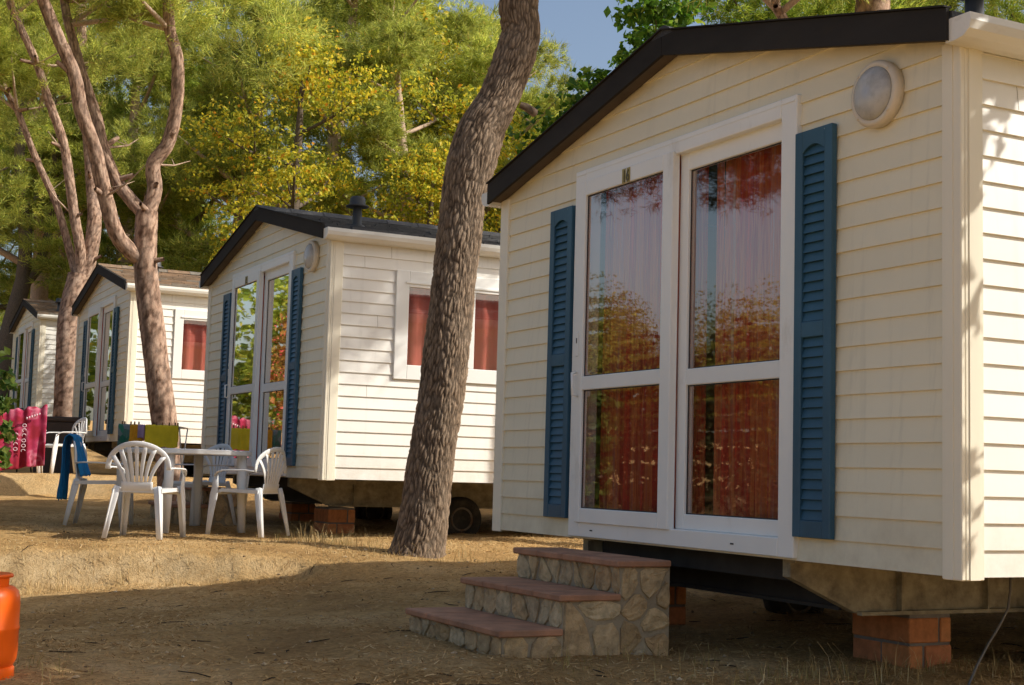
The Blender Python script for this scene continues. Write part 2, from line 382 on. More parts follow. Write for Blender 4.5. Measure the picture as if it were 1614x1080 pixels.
def mat_pink():
    m, nt, b = newmat('pink_printed_towel')
    v = coords(nt, 'Object', (1, 1, 1))
    n = N(nt, 'ShaderNodeTexNoise', Scale=5.0, Detail=2.0, Roughness=.5); lk(nt, v, n.inputs['Vector'])
    c = ramp(nt, n.outputs['Fac'], [(.40, (.26, .008, .024)), (.52, (.36, .022, .075)), (.60, (.50, .14, .20)), (.66, (.32, .012, .04))]).outputs['Color']
    lk(nt, c, b.inputs['Base Color']); b.inputs['Roughness'].default_value = .95
    return m
MAT['pink'] = mat_pink()
def mat_patch():
    m, nt, b = newmat('green_patterned_cloth')
    v = coords(nt, 'Object', (1, 1, .7))
    n = N(nt, 'ShaderNodeTexVoronoi', Scale=16.0); lk(nt, v, n.inputs['Vector'])
    sp = N(nt, 'ShaderNodeSeparateColor'); lk(nt, n.outputs['Color'], sp.inputs[0])
    c = ramp(nt, sp.outputs[0], [(.2, (.02, .14, .09)), (.45, (.25, .27, .30)), (.7, (.03, .22, .14)), (.9, (.10, .11, .12))]).outputs['Color']
    lk(nt, c, b.inputs['Base Color']); b.inputs['Roughness'].default_value = .95
    return m
MAT['patch'] = mat_patch()
MAT['orangecloth'] = paint('orange_cloth', (.75, .34, .02), .95, .15, 9, .2, 100)
MAT['lilac'] = paint('lilac_cloth', (.40, .28, .42), .95, .15, 9, .2, 100)
MAT['white'] = paint('white_print', (.72, .50, .55), .9)

# ------------------------------------------------------------------ terrain
def sstep(t):
    t = np.clip(t, 0, 1); return t * t * (3 - 2 * t)
_LAT = np.random.default_rng(3).random((64, 64))
def vnoise(x, y):
    xi = np.floor(x).astype(int); yi = np.floor(y).astype(int); fx = x - xi; fy = y - yi
    fx = fx * fx * (3 - 2 * fx); fy = fy * fy * (3 - 2 * fy)
    a = _LAT[xi % 64, yi % 64]; b = _LAT[(xi + 1) % 64, yi % 64]; c = _LAT[xi % 64, (yi + 1) % 64]; d = _LAT[(xi + 1) % 64, (yi + 1) % 64]
    return (a * (1 - fx) + b * fx) * (1 - fy) + (c * (1 - fx) + d * fx) * fy - .5
def ground_z(x, y, rough=True):
    x = np.asarray(x, float); y = np.asarray(y, float)
    low = -.84 + .070 * np.clip(x - 2.75, -1.6, 3.2) * sstep((y - 6.4) / 2.6)
    high = -.625 + .025 * np.clip(y - 10.5, -2, 8)
    e1 = np.interp(x, [-20, 0, 1.40, 2.48, 3.55, 4.3, 5.5, 9], [13, 11.0, 10.68, 10.46, 10.15, 10.5, 12.2, 13]) + .10 * vnoise(x * 1.7 + 5, x * 0 + 2.5)
    wd = np.interp(x, [2.6, 3.4, 4.4, 6], [.22, .36, 2.0, 4])
    z = low + (high - low) * sstep((y - e1 + wd) / wd)
    wd2 = np.interp(x, [3.3, 4.4], [.14, 1.6]); e2 = 18.55 + .12 * vnoise(x * 1.3 + 9, x * 0 + 7.5) + 0 * x
    z = z + (-.155 - z) * sstep((y - e2 + wd2) / wd2)
    z = z + .48 * sstep((y - 24.0) / 4.0) + .03 * np.clip(y - 34, 0, 400)
    z = z + np.clip(np.abs(x - 4) - 40, 0, 300) * .02
    if rough:
        near = np.clip(1.4 - np.hypot(x - 4, y - 9) / 14, 0.25, 1)
        z = z + near * (.035 * vnoise(x * 1.1, y * 1.1) + .022 * vnoise(x * 3.1 + 9, y * 3.1) + .014 * vnoise(x * 8.3, y * 8.3 + 4) + .009 * vnoise(x * 17, y * 17 + 7))
        bankf = np.exp(-((y - e1 + wd * .5) / .16) ** 2) * np.clip((4.0 - x), 0, 1)
        z = z + bankf * (.07 * vnoise(x * 5, y * 9) + .045 * vnoise(x * 13 + 3, y * 15) + .03 * vnoise(x * 27 + 3, y * 27))
    return z
def gz(x, y): return float(ground_z(np.array([x]), np.array([y]))[0])

def axis_samples(segs):
    out = []
    for a, b, st in segs:
        n = max(1, int(round((b - a) / st))); out += list(np.linspace(a, b, n, endpoint=False))
    out.append(segs[-1][1]); return np.array(out)
gx = axis_samples([(-320, -40, 20), (-40, -6, 2), (-6, -.2, .3), (-.2, 7.2, .045), (7.2, 16, .3), (16, 60, 2), (60, 340, 20)])
gy = axis_samples([(-320, -40, 20), (-40, -2, 2), (-2, 3.6, .25), (3.6, 13.2, .045), (13.2, 26, .10), (26, 40, .5), (40, 80, 3), (80, 380, 20)])
GX, GY = np.meshgrid(gx, gy, indexing='ij')
GZ = ground_z(GX, GY)
V = np.stack([GX, GY, GZ], -1).reshape(-1, 3)
ni, nj = GX.shape
ii, jj = np.meshgrid(np.arange(ni - 1), np.arange(nj - 1), indexing='ij')
F = np.stack([ii * nj + jj, (ii + 1) * nj + jj, (ii + 1) * nj + jj + 1, ii * nj + jj + 1], -1).reshape(-1, 4)
tag(fast_mesh('ground', V, F, MAT['ground'], smooth=True), kind='structure')

# needle litter and straw lying on the earth
def litter():
    n = 105000
    r = RNG
    y = 4.3 + (r.random(n) ** 1.35) * 10.5
    x = -.3 + r.random(n) * 8.2
    keep = (vnoise(x * 1.4 + 3, y * 1.4) + .5 * vnoise(x * 4, y * 4 + 8) + .30 * r.standard_normal(n) > -.12)
    x = x[keep]; y = y[keep]; n = len(x)
    a = r.random(n) * 2 * pi; L = .014 + .040 * r.random(n) ** 2; w = .0010 + .0014 * r.random(n)
    dx, dy = np.cos(a), np.sin(a)
    x0 = x - dx * L / 2; y0 = y - dy * L / 2; x1 = x + dx * L / 2; y1 = y + dy * L / 2
    z0 = ground_z(x0, y0) + .003 + .010 * r.random(n); z1 = ground_z(x1, y1) + .003 + .022 * r.random(n) ** 2
    px, py = -dy * w, dx * w
    V = np.stack([np.stack([x0 - px, y0 - py, z0], -1), np.stack([x1 - px * .5, y1 - py * .5, z1], -1), np.stack([x1 + px * .5, y1 + py * .5, z1 + w * .5], -1), np.stack([x0 + px, y0 + py, z0 + w], -1)], 1).reshape(-1, 3)
    F = np.arange(n * 4).reshape(-1, 4)
    tag(fast_mesh('needle_litter', V, F, MAT['litter']), 'dry pine needles and straw strewn over the brown earth', 'litter', kind='stuff')
litter()

def blades(centers, spread, per, hmin, hmax, w):
    r = RNG; V = []
    c = np.repeat(np.array(centers, float), per, 0); n = len(c)
    x = c[:, 0] + r.standard_normal(n) * spread; y = c[:, 1] + r.standard_normal(n) * spread
    z = ground_z(x, y) - .01
    h = hmin + (hmax - hmin) * r.random(n) ** 2; a = r.random(n) * 2 * pi; ln = h * (.15 + .6 * r.random(n))
    ax, ay = np.cos(a), np.sin(a); px, py = -ay * w, ax * w
    m = .5
    P0a = np.stack([x - px, y - py, z], -1); P0b = np.stack([x + px, y + py, z], -1)
    xm, ym, zm = x + ax * ln * .35, y + ay * ln * .35, z + h * .6
    P1a = np.stack([xm - px * .7, ym - py * .7, zm], -1); P1b = np.stack([xm + px * .7, ym + py * .7, zm], -1)
    P2 = np.stack([x + ax * ln, y + ay * ln, z + h * .95], -1)
    V = np.stack([P0a, P0b, P1b, P1a, P2, P2 + np.array([0, 0, .002])], 1).reshape(-1, 3)
    b = np.arange(n)[:, None] * 6
    F = np.concatenate([b + np.array([[0, 1, 2, 3]]), b + np.array([[3, 2, 5, 4]])], 0)
    return V, F
def e1y(x): return float(np.interp(x, [-20, 0, 1.40, 2.48, 3.55, 4.3, 5.5, 9], [13, 11.0, 10.68, 10.46, 10.15, 10.5, 12.2, 13]))
cs = []
for i in range(260):                                   # foot and brow of the earth bank
    x = random.uniform(.6, 4.4); cs.append((x, e1y(x) - random.choice([.26, .22, .2, .3, -.04, .1])))
for i in range(330):                                   # sunny ground round the big pine
    cs.append((random.uniform(3.6, 7.4), random.uniform(9.6, 12.2)))
for i in range(90): cs.append((random.uniform(1.4, 4.0), random.uniform(10.2, 11.4)))
V, F = blades(cs, .06, 11, .012, .055, .0018)
tag(fast_mesh('dry_grass', V, F, MAT['straw']), 'short dry yellow grass along the bank and round the big pine', 'dry grass', kind='stuff')
cs = [(random.gauss(4.05, .28), random.gauss(11.25, .22)) for i in range(42)]
cs += [(random.uniform(3.4, 5.2), random.uniform(4.75, 5.1)) for i in range(46)]
cs += [(random.uniform(2.9, 4.3), random.uniform(5.3, 5.75)) for i in range(20)]
cs += [(random.uniform(.75, 1.1), random.uniform(5.75, 6.1)) for i in range(10)]
V, F = blades(cs, .07, 6, .015, .11, .0018)
tag(fast_mesh('weeds', V, F, MAT['greengrass']), 'thin weeds growing under the edges of the cabins', 'weeds', kind='stuff')

def pebbles():
    n = 2600; r = RNG
    y = 4.4 + r.random(n) ** 1.2 * 8.5; x = -.2 + r.random(n) * 7.5; z = ground_z(x, y)
    sz = .003 + .011 * r.random(n) ** 5
    ico = np.array([(1, 0, 0), (-1, 0, 0), (0, 1, 0), (0, -1, 0), (0, 0, 1), (0, 0, -1)], float)
    f = np.array([(0, 2, 4), (2, 1, 4), (1, 3, 4), (3, 0, 4), (2, 0, 5), (1, 2, 5), (3, 1, 5), (0, 3, 5)])
    V = (ico[None] * (.6 + .8 * r.random((n, 6, 1))) * sz[:, None, None] * np.array([1.2, 1.0, .7]) + np.stack([x, y, z + sz * .25], -1)[:, None]).reshape(-1, 3)
    F = (f[None] + np.arange(n)[:, None, None] * 6).reshape(-1, 3)
    tag(fast_mesh('pebbles', V, F, MAT['pebble']), 'small pale stones and crumbs scattered over the earth', 'pebbles', kind='stuff')
    n = 190; y = 4.4 + r.random(n) ** 1.2 * 8; x = -.2 + r.random(n) * 7; m = MB()
    for a, b in zip(x, y):
        t = r.random() * 6.3; L = .05 + .13 * r.random() ** 2; c, d = cos(t) * L / 2, sin(t) * L / 2
        m.tube([(a - c, b - d, gz(a - c, b - d) + .004), (a + .15 * d, b - .15 * c, gz(a, b) + .007), (a + c, b + d, gz(a + c, b + d) + .005)], [.0022, .0028, .0016], 4, cap=False)
    tag(m.build('twigs', MAT['barkdark']), 'thin dead twigs lying on the earth', 'twigs', kind='stuff')
pebbles()

cs = [(random.gauss(4.02, .22), random.gauss(11.15, .16)) for i in range(34)] + [(random.uniform(1.4, 2.3), e1y(1.8) - random.uniform(.12, .34)) for i in range(22)]
cs += [(random.uniform(3.4, 5.2), random.uniform(4.65, 5.05)) for i in range(20)] + [(4.51 + .34 * cos(i * .9), 10.41 - .25 + .3 * sin(i * .9)) for i in range(16)]
V, F = blades(cs, .055, 7, .03, .20, .0020)
tag(fast_mesh('tall_grass', V, F, MAT['straw']), 'tall dry grass stalks at the second cabin corner and the foot of the bank', 'dry grass', kind='stuff')

# ------------------------------------------------------------------ mobile homes
W, LEN, EAVE, RIDGE, PITCH = 3.85, 8.0, 2.098, 2.55, .1029
Y0 = -.095; YC = (Y0 + W) / 2; HALF = (W - Y0) / 2      # right wall plane, ridge line, half width
DOOR = (.872, 2.882, 0.008, 2.10)
WIN = (.60, 2.06, .89, 1.86)

def siding(mb, P, lo, hi, zmax, openings, zbreaks=(), mi=0):
    """P(u, out, z) -> point.  lapped boards between lo(z) and hi(z)"""
    nrow = int(math.ceil(zmax / PITCH))
    for k in range(nrow):
        z0 = k * PITCH; z1 = min(zmax, z0 + PITCH)
        off = lambda z: .0135 - .0115 * (z - z0) / PITCH
        cuts = {z0, z1}
        for o in openings:
            for z in o[2:4]:
                if z0 < z < z1: cuts.add(z)
        for z in zbreaks:
            if z0 < z < z1: cuts.add(z)
        cuts = sorted(cuts)
        for za, zb in zip(cuts[:-1], cuts[1:]):
            zm = (za + zb) / 2
            iv = [(None, None)]
            blk = sorted([(o[0], o[1]) for o in openings if o[2] < zm < o[3]])
            edges = [None] + [e for b in blk for e in b] + [None]
            for i in range(0, len(edges), 2):
                a, b = edges[i], edges[i + 1]
                a0 = lo(za) if a is None else a; a1 = lo(zb) if a is None else a
                b0 = hi(za) if b is None else b; b1 = hi(zb) if b is None else b
                if b0 - a0 < .002: continue
                mb.add([P(a0, off(za), za), P(b0, off(za), za), P(b1, off(zb), zb), P(a1, off(zb), zb)], [(0, 1, 2, 3)], mi)
                if abs(za - z0) < 1e-6:
                    mb.add([P(a0, .0005, za), P(b0, .0005, za), P(b0, .0135, za), P(a0, .0135, za)], [(0, 1, 2, 3)], mi)

def gable_lo(z): return Y0 if z <= EAVE else Y0 + (z - EAVE) / (RIDGE - EAVE) * HALF
def gable_hi(z): return W if z <= EAVE else W - (z - EAVE) / (RIDGE - EAVE) * HALF

def make_home():
    root = empty('mobile_home')
    # walls ------------------------------------------------------------
    mb = MB()
    siding(mb, lambda u, o, z: (-o, u, z), gable_lo, gable_hi, RIDGE - .005, [DOOR], (EAVE,))
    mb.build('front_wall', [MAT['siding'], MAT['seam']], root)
    mb = MB()
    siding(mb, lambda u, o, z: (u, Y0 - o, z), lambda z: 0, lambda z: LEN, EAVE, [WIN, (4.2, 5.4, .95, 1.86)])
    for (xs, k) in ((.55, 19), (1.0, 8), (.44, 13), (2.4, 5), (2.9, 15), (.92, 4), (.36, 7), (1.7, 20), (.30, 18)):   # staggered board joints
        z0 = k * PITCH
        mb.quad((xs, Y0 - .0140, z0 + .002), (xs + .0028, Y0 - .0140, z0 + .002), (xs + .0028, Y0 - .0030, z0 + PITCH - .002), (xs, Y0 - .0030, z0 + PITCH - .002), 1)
    mb.build('side_wall', [MAT['sidinglit'], MAT['seam']], root)
    mb = MB()
    siding(mb, lambda u, o, z: (u, W + o, z), lambda z: 0, lambda z: LEN, EAVE, [])
    mb.build('side_wall', [MAT['siding']], root)
    mb = MB()
    siding(mb, lambda u, o, z: (LEN + o, u, z), gable_lo, gable_hi, RIDGE - .005, [], (EAVE,))
    mb.build('rear_wall', [MAT['siding']], root)
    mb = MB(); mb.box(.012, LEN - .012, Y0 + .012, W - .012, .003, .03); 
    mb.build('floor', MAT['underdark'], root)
    # corner trims -------------------------------------------------------
    mb = MB()
    mb.box(-.022, .0, Y0 - .022, Y0 + .082, -.012, EAVE - .004, bev=.004); mb.box(.0, .098, Y0 - .022, Y0, -.012, EAVE - .004, bev=.004)
    mb.box(-.026, -.0225, Y0 + .018, Y0 + .060, -.010, EAVE - .006); mb.box(.020, .072, Y0 - .026, Y0 - .0225, -.010, EAVE - .006)
    mb.build('corner_trim', MAT['trim'], root)
    mb = MB()
    mb.box(-.022, .0, W - .085, W + .022, -.012, EAVE - .004, bev=.004); mb.box(.0, .098, W, W + .022, -.012, EAVE - .004, bev=.004)
    mb.build('corner_trim', MAT['trim'], root)
    # roof ----------------------------------------------------------------
    sl = (RIDGE - EAVE) / HALF
    X0, X1 = -.115, LEN + .115
    def rz(y, t=0): # roof surface height
        return RIDGE + .075 - abs(y - YC) * sl + t
    ye = -.135
    mb = MB()
    for sgn in (1, -1):
        f = (lambda y: y) if sgn == 1 else (lambda y: W + Y0 - y)
        # deck
        ya, yb = ye, YC
        vs = [(X0 + .02, f(ya), rz(ya)), (X1, f(ya), rz(ya)), (X1, f(yb), rz(yb)), (X0 + .02, f(yb), rz(yb)),
              (X0 + .02, f(ya), rz(ya, -.05)), (X1, f(ya), rz(ya, -.05)), (X1, f(yb), rz(yb, -.05)), (X0 + .02, f(yb), rz(yb, -.05))]
        mb.add(vs, [(0, 1, 2, 3), (7, 6, 5, 4), (0, 4, 5, 1), (1, 5, 6, 2), (2, 6, 7, 3), (3, 7, 4, 0)])
        # shingle courses
        ncourse = 9; cw = (yb - ya + .02) / ncourse
        rr = random.Random(5)
        for c in range(ncourse):
            y0 = ya - .02 + c * cw; y1 = y0 + cw * 1.12
            y1 = min(y1, yb)
            x = X0 + .025 - rr.random() * .15
            while x < X1:
                w = rr.uniform(.26, .36); xa = max(x, X0 + .022); xb = min(x + w - .006, X1); x += w
                if xb - xa < .02: continue
                jt = rr.uniform(.012, .022); jy = rr.uniform(-.012, .012)
                vs = [(xa, f(y0 + jy), rz(y0) + jt + .006), (xb, f(y0 + jy), rz(y0) + jt + .006), (xb, f(y1), rz(y1) + .005), (xa, f(y1), rz(y1) + .005),
                      (xa, f(y0 + jy), rz(y0) + .001), (xb, f(y0 + jy), rz(y0) + .001), (xa, f(y1), rz(y1) + .001), (xb, f(y1), rz(y1) + .001)]
                mb.add(vs, [(0, 1, 2, 3), (0, 4, 5, 1), (0, 3, 6, 4), (1, 5, 7, 2)])
    roof = mb.build('roof', MAT['roof'], root)
    mb = MB()
    x = X0 + .0
    while x < X1 - .1:
        prof = [(-.09, -.012), (-.06, .022), (-.02, .04), (.02, .04), (.06, .022), (.09, -.012)]
        vs = [(xx, YC + p[0] * g, rz(YC) + .012 + p[1] * g) for xx, g in ((x, 1.06), (x + .36, .96)) for p in prof]
        fs = [(i, i + 1, i + 7, i + 6) for i in range(5)] + [(0, 1, 2, 3, 4, 5), (11, 10, 9, 8, 7, 6)]
        mb.add(vs, fs); x += .345
    mb.build('ridge_cap', MAT['roof'], roof)
    for sgn in (1, -1):
        f = (lambda y: y) if sgn == 1 else (lambda y: W + Y0 - y)
        mb = MB()
        a, b = ye, YC - .0015
        for (xo0, xo1, up, dn) in ((X0, X0 + .018, .030, -.098), (X0 + .018, -.014, -.068, -.085)):
            vs = [(xx, f(y), rz(y) + d) for xx in (xo0, xo1) for y in (a, b) for d in (dn, up)]
            mb.add(vs, [(0, 1, 3, 2), (4, 6, 7, 5), (0, 4, 5, 1), (2, 3, 7, 6), (0, 2, 6, 4), (1, 5, 7, 3)], 0 if up > 0 else 1)
        vs = [(xx, f(y), rz(y) + d) for xx in (X0 - .012, X0 + .03) for y in (a, b) for d in (.033, .040)]
        mb.add(vs, [(0, 1, 3, 2), (4, 6, 7, 5), (0, 4, 5, 1), (2, 3, 7, 6), (0, 2, 6, 4), (1, 5, 7, 3)])
        mb.build('bargeboard', [MAT['darkboard'], MAT['boardunder']], root)
        # gutter
        mb = MB()
        zt = rz(ye) - .012
        prof = [(-0.245, 0), (-0.250, -.03), (-0.240, -.062), (-0.210, -.085), (-0.165, -.092), (-0.117, -.092), (-0.117, -.0), (-0.125, -.0), (-0.125, -.082), (-0.170, -.084), (-0.207, -.076), (-0.232, -.055), (-0.241, -.028), (-0.237, 0)]
        npf = len(prof)
        vs = [(xx, f(p[0]), zt + p[1]) for xx in (-.085, LEN + .09) for p in prof]
        fs = [(i, (i + 1) % npf, npf + (i + 1) % npf, npf + i) for i in range(npf)]
        mb.add(vs, fs)
        cap = [(-.1, f(p[0]), zt + p[1]) for p in prof[:7]] + [(-.085, f(p[0]), zt + p[1]) for p in prof[:7]]
        mb.add(cap, [tuple(range(7)), tuple(range(13, 6, -1))] + [(i, (i + 1) % 7, 7 + (i + 1) % 7, 7 + i) for i in range(7)])
        mb.build('gutter', MAT['gutter'], root)
    # flue -----------------------------------------------------------------
    fx, fy = .44, .50
    zb = rz(fy)
    mb = MB(); mb.lathe([(.078, zb - .14), (.075, zb + .012), (.045, zb + .03), (.040, zb + .20)], 20, (fx, fy, 0))
    fl = mb.build('flue', MAT['flue'], root)
    mb = MB(); mb.lathe([(.042, zb + .185), (.105, zb + .19), (.108, zb + .20), (.075, zb + .213), (.072, zb + .265), (.06, zb + .285), (.0, zb + .29)], 24, (fx, fy, 0))
    mb.build('flue_cap', MAT['flue'], fl)
    # wall lamp --------------------------------------------------------------
    ly, lz = .345, 1.975
    mb = MB(); mb.lathe([(.142, -.012), (.142, -.045), (.135, -.056), (.118, -.060), (.112, -.052)], 40, (0, ly, lz), 'x')
    for a in (pi / 4, 3 * pi / 4, 5 * pi / 4, 7 * pi / 4):
        mb.lathe([(.006, -.058), (.006, -.061), (.003, -.062)], 8, (0, ly + .127 * cos(a), lz + .127 * sin(a)), 'x')
    lamp = mb.build('wall_lamp', MAT['lampring'], root)
    mb = MB(); mb.lathe([(.113, -.048), (.112, -.062), (.10, -.074), (.075, -.085), (.04, -.092), (.0, -.094)], 40, (0, ly, lz), 'x')
    mb.build('lens', MAT['lens'], lamp)
    # sliding door --------------------------------------------------------------
    y0, y1, z0, z1 = DOOR
    mb = MB()
    mb.box(-.034, .07, y0, .984, z0, z1, bev=.004)                      # right jamb
    mb.box(-.034, .07, 2.762, y1, z0, z1, bev=.004)                     # left jamb
    mb.box(-.036, .07, .984, 2.762, 2.008, z1 - .001, bev=.004)         # head
    mb.box(-.036, .07, .984, 2.762, z0 + .001, .094, bev=.004)          # sill
    mb.box(-.038, -.034, y0 + .012, y1 - .012, z1 - .03, z1 - .022)     # drip line
    for yy in (1.32, 2.62): mb.box(-.0385, -.036, yy - .012, yy + .012, .045, .052, 1)   # drain slots
    door = mb.build('sliding_door', [MAT['pvc'], MAT['gasket']], root)
    def sash(name, ya, yb, za, zb, xo, sl_, sr, bt, tp, mz0, mz1):
        m2 = MB()
        xi = xo + .045
        m2.box(xo, xi, ya, ya + sr, za, zb, bev=.004); m2.box(xo, xi, yb - sl_, yb, za, zb, bev=.004)
        m2.box(xo + .001, xi, ya + sr, yb - sl_, za, za + bt, bev=.004); m2.box(xo + .001, xi, ya + sr, yb - sl_, zb - tp, zb, bev=.004)
        m2.box(xo + .001, xi, ya + sr, yb - sl_, mz0, mz1, bev=.004)
        gx_ = xo + .020
        for (a, b) in ((za + bt, mz0), (mz1, zb - tp)):                 # thin glazing gaskets
            g = .006
            m2.box(gx_ - .004, gx_ - .001, ya + sr, ya + sr + g, a, b, 1); m2.box(gx_ - .004, gx_ - .001, yb - sl_ - g, yb - sl_, a, b, 1)
            m2.box(gx_ - .004, gx_ - .001, ya + sr + g, yb - sl_ - g, a, a + g, 1); m2.box(gx_ - .004, gx_ - .001, ya + sr + g, yb - sl_ - g, b - g, b, 1)
        s_ = m2.build('sash', [MAT['pvc'], MAT['gasket']], door)
        for (a, b) in ((za + bt, mz0), (mz1, zb - tp)):
            m3 = MB(); m3.quad((gx_, ya + sr, b), (gx_, yb - sl_, b), (gx_, yb - sl_, a), (gx_, ya + sr, a))
            m3.build('pane', MAT['glass'], door, recalc=False)
    sash('sash', 1.848, 2.79, .088, 2.024, -.052, .055, .094, .080, .086, .827, .904)
    sash('sash', .970, 1.86, .094, 2.012, .005, .074, .032, .076, .092, .816, .898)
    mb = MB()                                                            # lock plate and handle on the left stile
    mb.box(-.058, -.052, 2.775, 2.805, 1.02, 1.16, bev=.003); mb.box(-.060, -.058, 2.786, 2.794, 1.095, 1.125, 1)
    mb.build('lock_plate', [MAT['pvc'], MAT['gasket']], door); mb = MB()
    mb.tube([(-.056, 2.79, .93), (-.085, 2.785, .925), (-.085, 2.775, .80), (-.056, 2.77, .795)], .009, 8)
    mb.build('handle', [MAT['pvc'], MAT['gasket']], door)
    # curtains -----------------------------------------------------------------
    def curtain(axis, a, b, zlo, zhi, depth, name, mat, per, amp, seed):
        rr = random.Random(seed); n = int((b - a) / .008); V = []; Fq = []
        ph = 0
        for i in range(n + 1):
            u = a + (b - a) * i / n
            ph += 2 * pi / (per * (1 + .5 * noise.noise(Vector((u * 5, seed, 0))))) * (b - a) / n
            d = depth + amp * sin(ph) + amp * .4 * noise.noise(Vector((u * 18, seed, 3)))
            for z, k in ((zlo, 1.15), ((zlo + zhi) / 2, 1), (zhi, .8)):
                dd = depth + (d - depth) * k
                V.append((dd, u, z) if axis == 'y' else (u, dd, z))
        for i in range(n):
            for k in range(2): Fq.append((i * 3 + k, (i + 1) * 3 + k, (i + 1) * 3 + k + 1, i * 3 + k + 1))
        return fast_mesh(name, V, Fq, mat, root, True)
    curtain('y', 1.80, 2.80, .06, 2.06, .13, 'curtain', MAT['curtain'], .085, .022, 1)
    curtain('y', .95, 1.66, .06, 2.06, .15, 'curtain', MAT['curtain'], .090, .024, 2)
    curtain('y', 1.69, 1.745, .06, 2.06, .15, 'curtain', MAT['curtain'], .05, .012, 6)
    # shutters ------------------------------------------------------------------
    for (ya, yb) in ((2.900, 3.160), (.616, .868)):
        mb = MB(); za, zb = .105, 1.910; t0, t1 = -.046, -.014
        st = .052
        mb.box(-.022, t1, ya + .01, yb - .01, za + .01, zb - .01)
        mb.box(t0, t1 - .001, ya, ya + st, za, zb, bev=.003); mb.box(t0, t1 - .001, yb - st, yb, za, zb, bev=.003)
        mz = 1.015
        mb.box(t0 + .001, t1 - .001, ya + st, yb - st, za, za + .075, bev=.003)
        mb.box(t0 + .001, t1 - .001, ya + st, yb - st, mz - .035, mz + .035, bev=.003)
        # arched top rail
        ia, ib = ya + st, yb - st; n = 10; prof = []
        for i in range(n + 1):
            u = i / n; prof.append((ia + (ib - ia) * u, zb - .100 + .032 * (1 - (2 * u - 1) ** 2)))
        vs = [(xx, p[0], p[1]) for xx in (t0 + .001, t1 - .002) for p in prof] + [(xx, p[0], zb - .001) for xx in (t0 + .001, t1 - .002) for p in prof]
        m_ = n + 1
        fs = []
        for i in range(n):
            fs += [(i, i + 1, m_ + i + 1, m_ + i), (2 * m_ + i, 2 * m_ + i + 1, 3 * m_ + i + 1, 3 * m_ + i), (i, i + 1, 2 * m_ + i + 1, 2 * m_ + i)]
        mb.add(vs, fs)
        for (la, lb) in ((za + .075, mz - .035), (mz + .035, zb - .07)):
            nl = int(round((lb - la) / .044)); pz = (lb - la) / nl
            for i in range(nl):
                z = la + i * pz
                mb.add([(t0 + .007, ia, z + .002), (t0 + .007, ib, z + .002), (t0 + .020, ib, z + pz - .002), (t0 + .020, ia, z + pz - .002), (-.020, ia, z + .002), (-.020, ib, z + .002)],
                       [(0, 1, 2, 3), (0, 4, 5, 1)])
        mb.build('shutter', MAT['blue'], root)
    # side window --------------------------------------------------------------
    a, b, c, d = WIN
    mb = MB()
    mb.box(a, a + .125, Y0 - .030, Y0 + .05, c, d, bev=.004); mb.box(b - .125, b, Y0 - .030, Y0 + .05, c, d, bev=.004)
    mb.box(a + .125, b - .125, Y0 - .030, Y0 + .05, c + .001, c + .130, bev=.004); mb.box(a + .125, b - .125, Y0 - .030, Y0 + .05, d - .145, d - .001, bev=.004)
    mb.box((a + b) / 2 - .05, (a + b) / 2 + .05, Y0 - .026, Y0 + .05, c + .130, d - .145, bev=.004)
    mb.box(a + .09, b - .09, Y0 - .042, Y0 - .030, d - .115, d - .10)
    win = mb.build('window', MAT['pvc'], root)
    for (u0, u1) in ((a + .125, (a + b) / 2 - .05), ((a + b) / 2 + .05, b - .125)):
        m3 = MB(); m3.quad((u0, Y0 - .006, c + .13), (u1, Y0 - .006, c + .13), (u1, Y0 - .006, d - .145), (u0, Y0 - .006, d - .145)); m3.build('pane', MAT['glass'], win, recalc=False)
    curtain('x', a + .08, (a + b) / 2 + .02, c + .02, d - .02, Y0 + .09, 'curtain', MAT['curtainside'], .19, .032, 3)
    curtain('x', (a + b) / 2 + .03, b - .08, c + .02, d - .02, Y0 + .09, 'curtain', MAT['curtainside'], .21, .032, 4)
    mb = MB(); mb.box(4.2, 5.4, Y0 - .028, Y0 + .05, .95, 1.86, bev=.004); mb.build('rear_window_panel', MAT['pvc'], root)
    # chassis --------------------------------------------------------------------
    for yb_ in (1.02, 2.83):
        mb = MB()
        prof = [(.07, -.003), (.07, -.085), (.46, -.255), (LEN - .3, -.255), (LEN - .3, -.003)]
        vs = [(p[0], yy, p[1]) for yy in (yb_, yb_ + .055) for p in prof]
        mb.add(vs, [(0, 1, 2, 3, 4), (9, 8, 7, 6, 5)] + [(i, (i + 1) % 5, 5 + (i + 1) % 5, 5 + i) for i in range(5)])
        mb.box(.46, LEN - .3, yb_ - .035, yb_, -.262, -.245); mb.box(.07, LEN - .3, yb_ - .035, yb_, -.018, -.003)
        mb.box(.70, .712, yb_ - .034, yb_, -.245, -.052); mb.box(1.25, 1.262, yb_ - .034, yb_, -.245, -.052)
        mb.build('chassis_beam', MAT['steel'], root)
    for xb in (.16, .9, 3.4, 5.6):
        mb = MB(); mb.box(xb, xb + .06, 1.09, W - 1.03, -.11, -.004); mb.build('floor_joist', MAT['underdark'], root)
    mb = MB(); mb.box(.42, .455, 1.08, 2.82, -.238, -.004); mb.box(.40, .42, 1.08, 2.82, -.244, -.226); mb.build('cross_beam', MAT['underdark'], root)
    for sgn in (0, 1):
        yy = .80 if sgn == 0 else W - .80
        mb = MB(); mb.lathe([(.0, -.012), (.03, -.02), (.045, -.035), (.085, -.03), (.098, -.052), (.115, -.058), (.118, -.04), (.118, .05), (.0, .05)], 28, (1.72, yy, -.36), 'y')
        wh = mb.build('wheel', MAT['rim'], root)
        mb = MB(); mb.lathe([(.116, -.05), (.128, -.072), (.17, -.08), (.20, -.07), (.215, -.04), (.215, .04), (.20, .07), (.116, .06)], 32, (1.72, yy, -.36), 'y')
        mb.build('tyre', MAT['rubber'], wh)
    return root

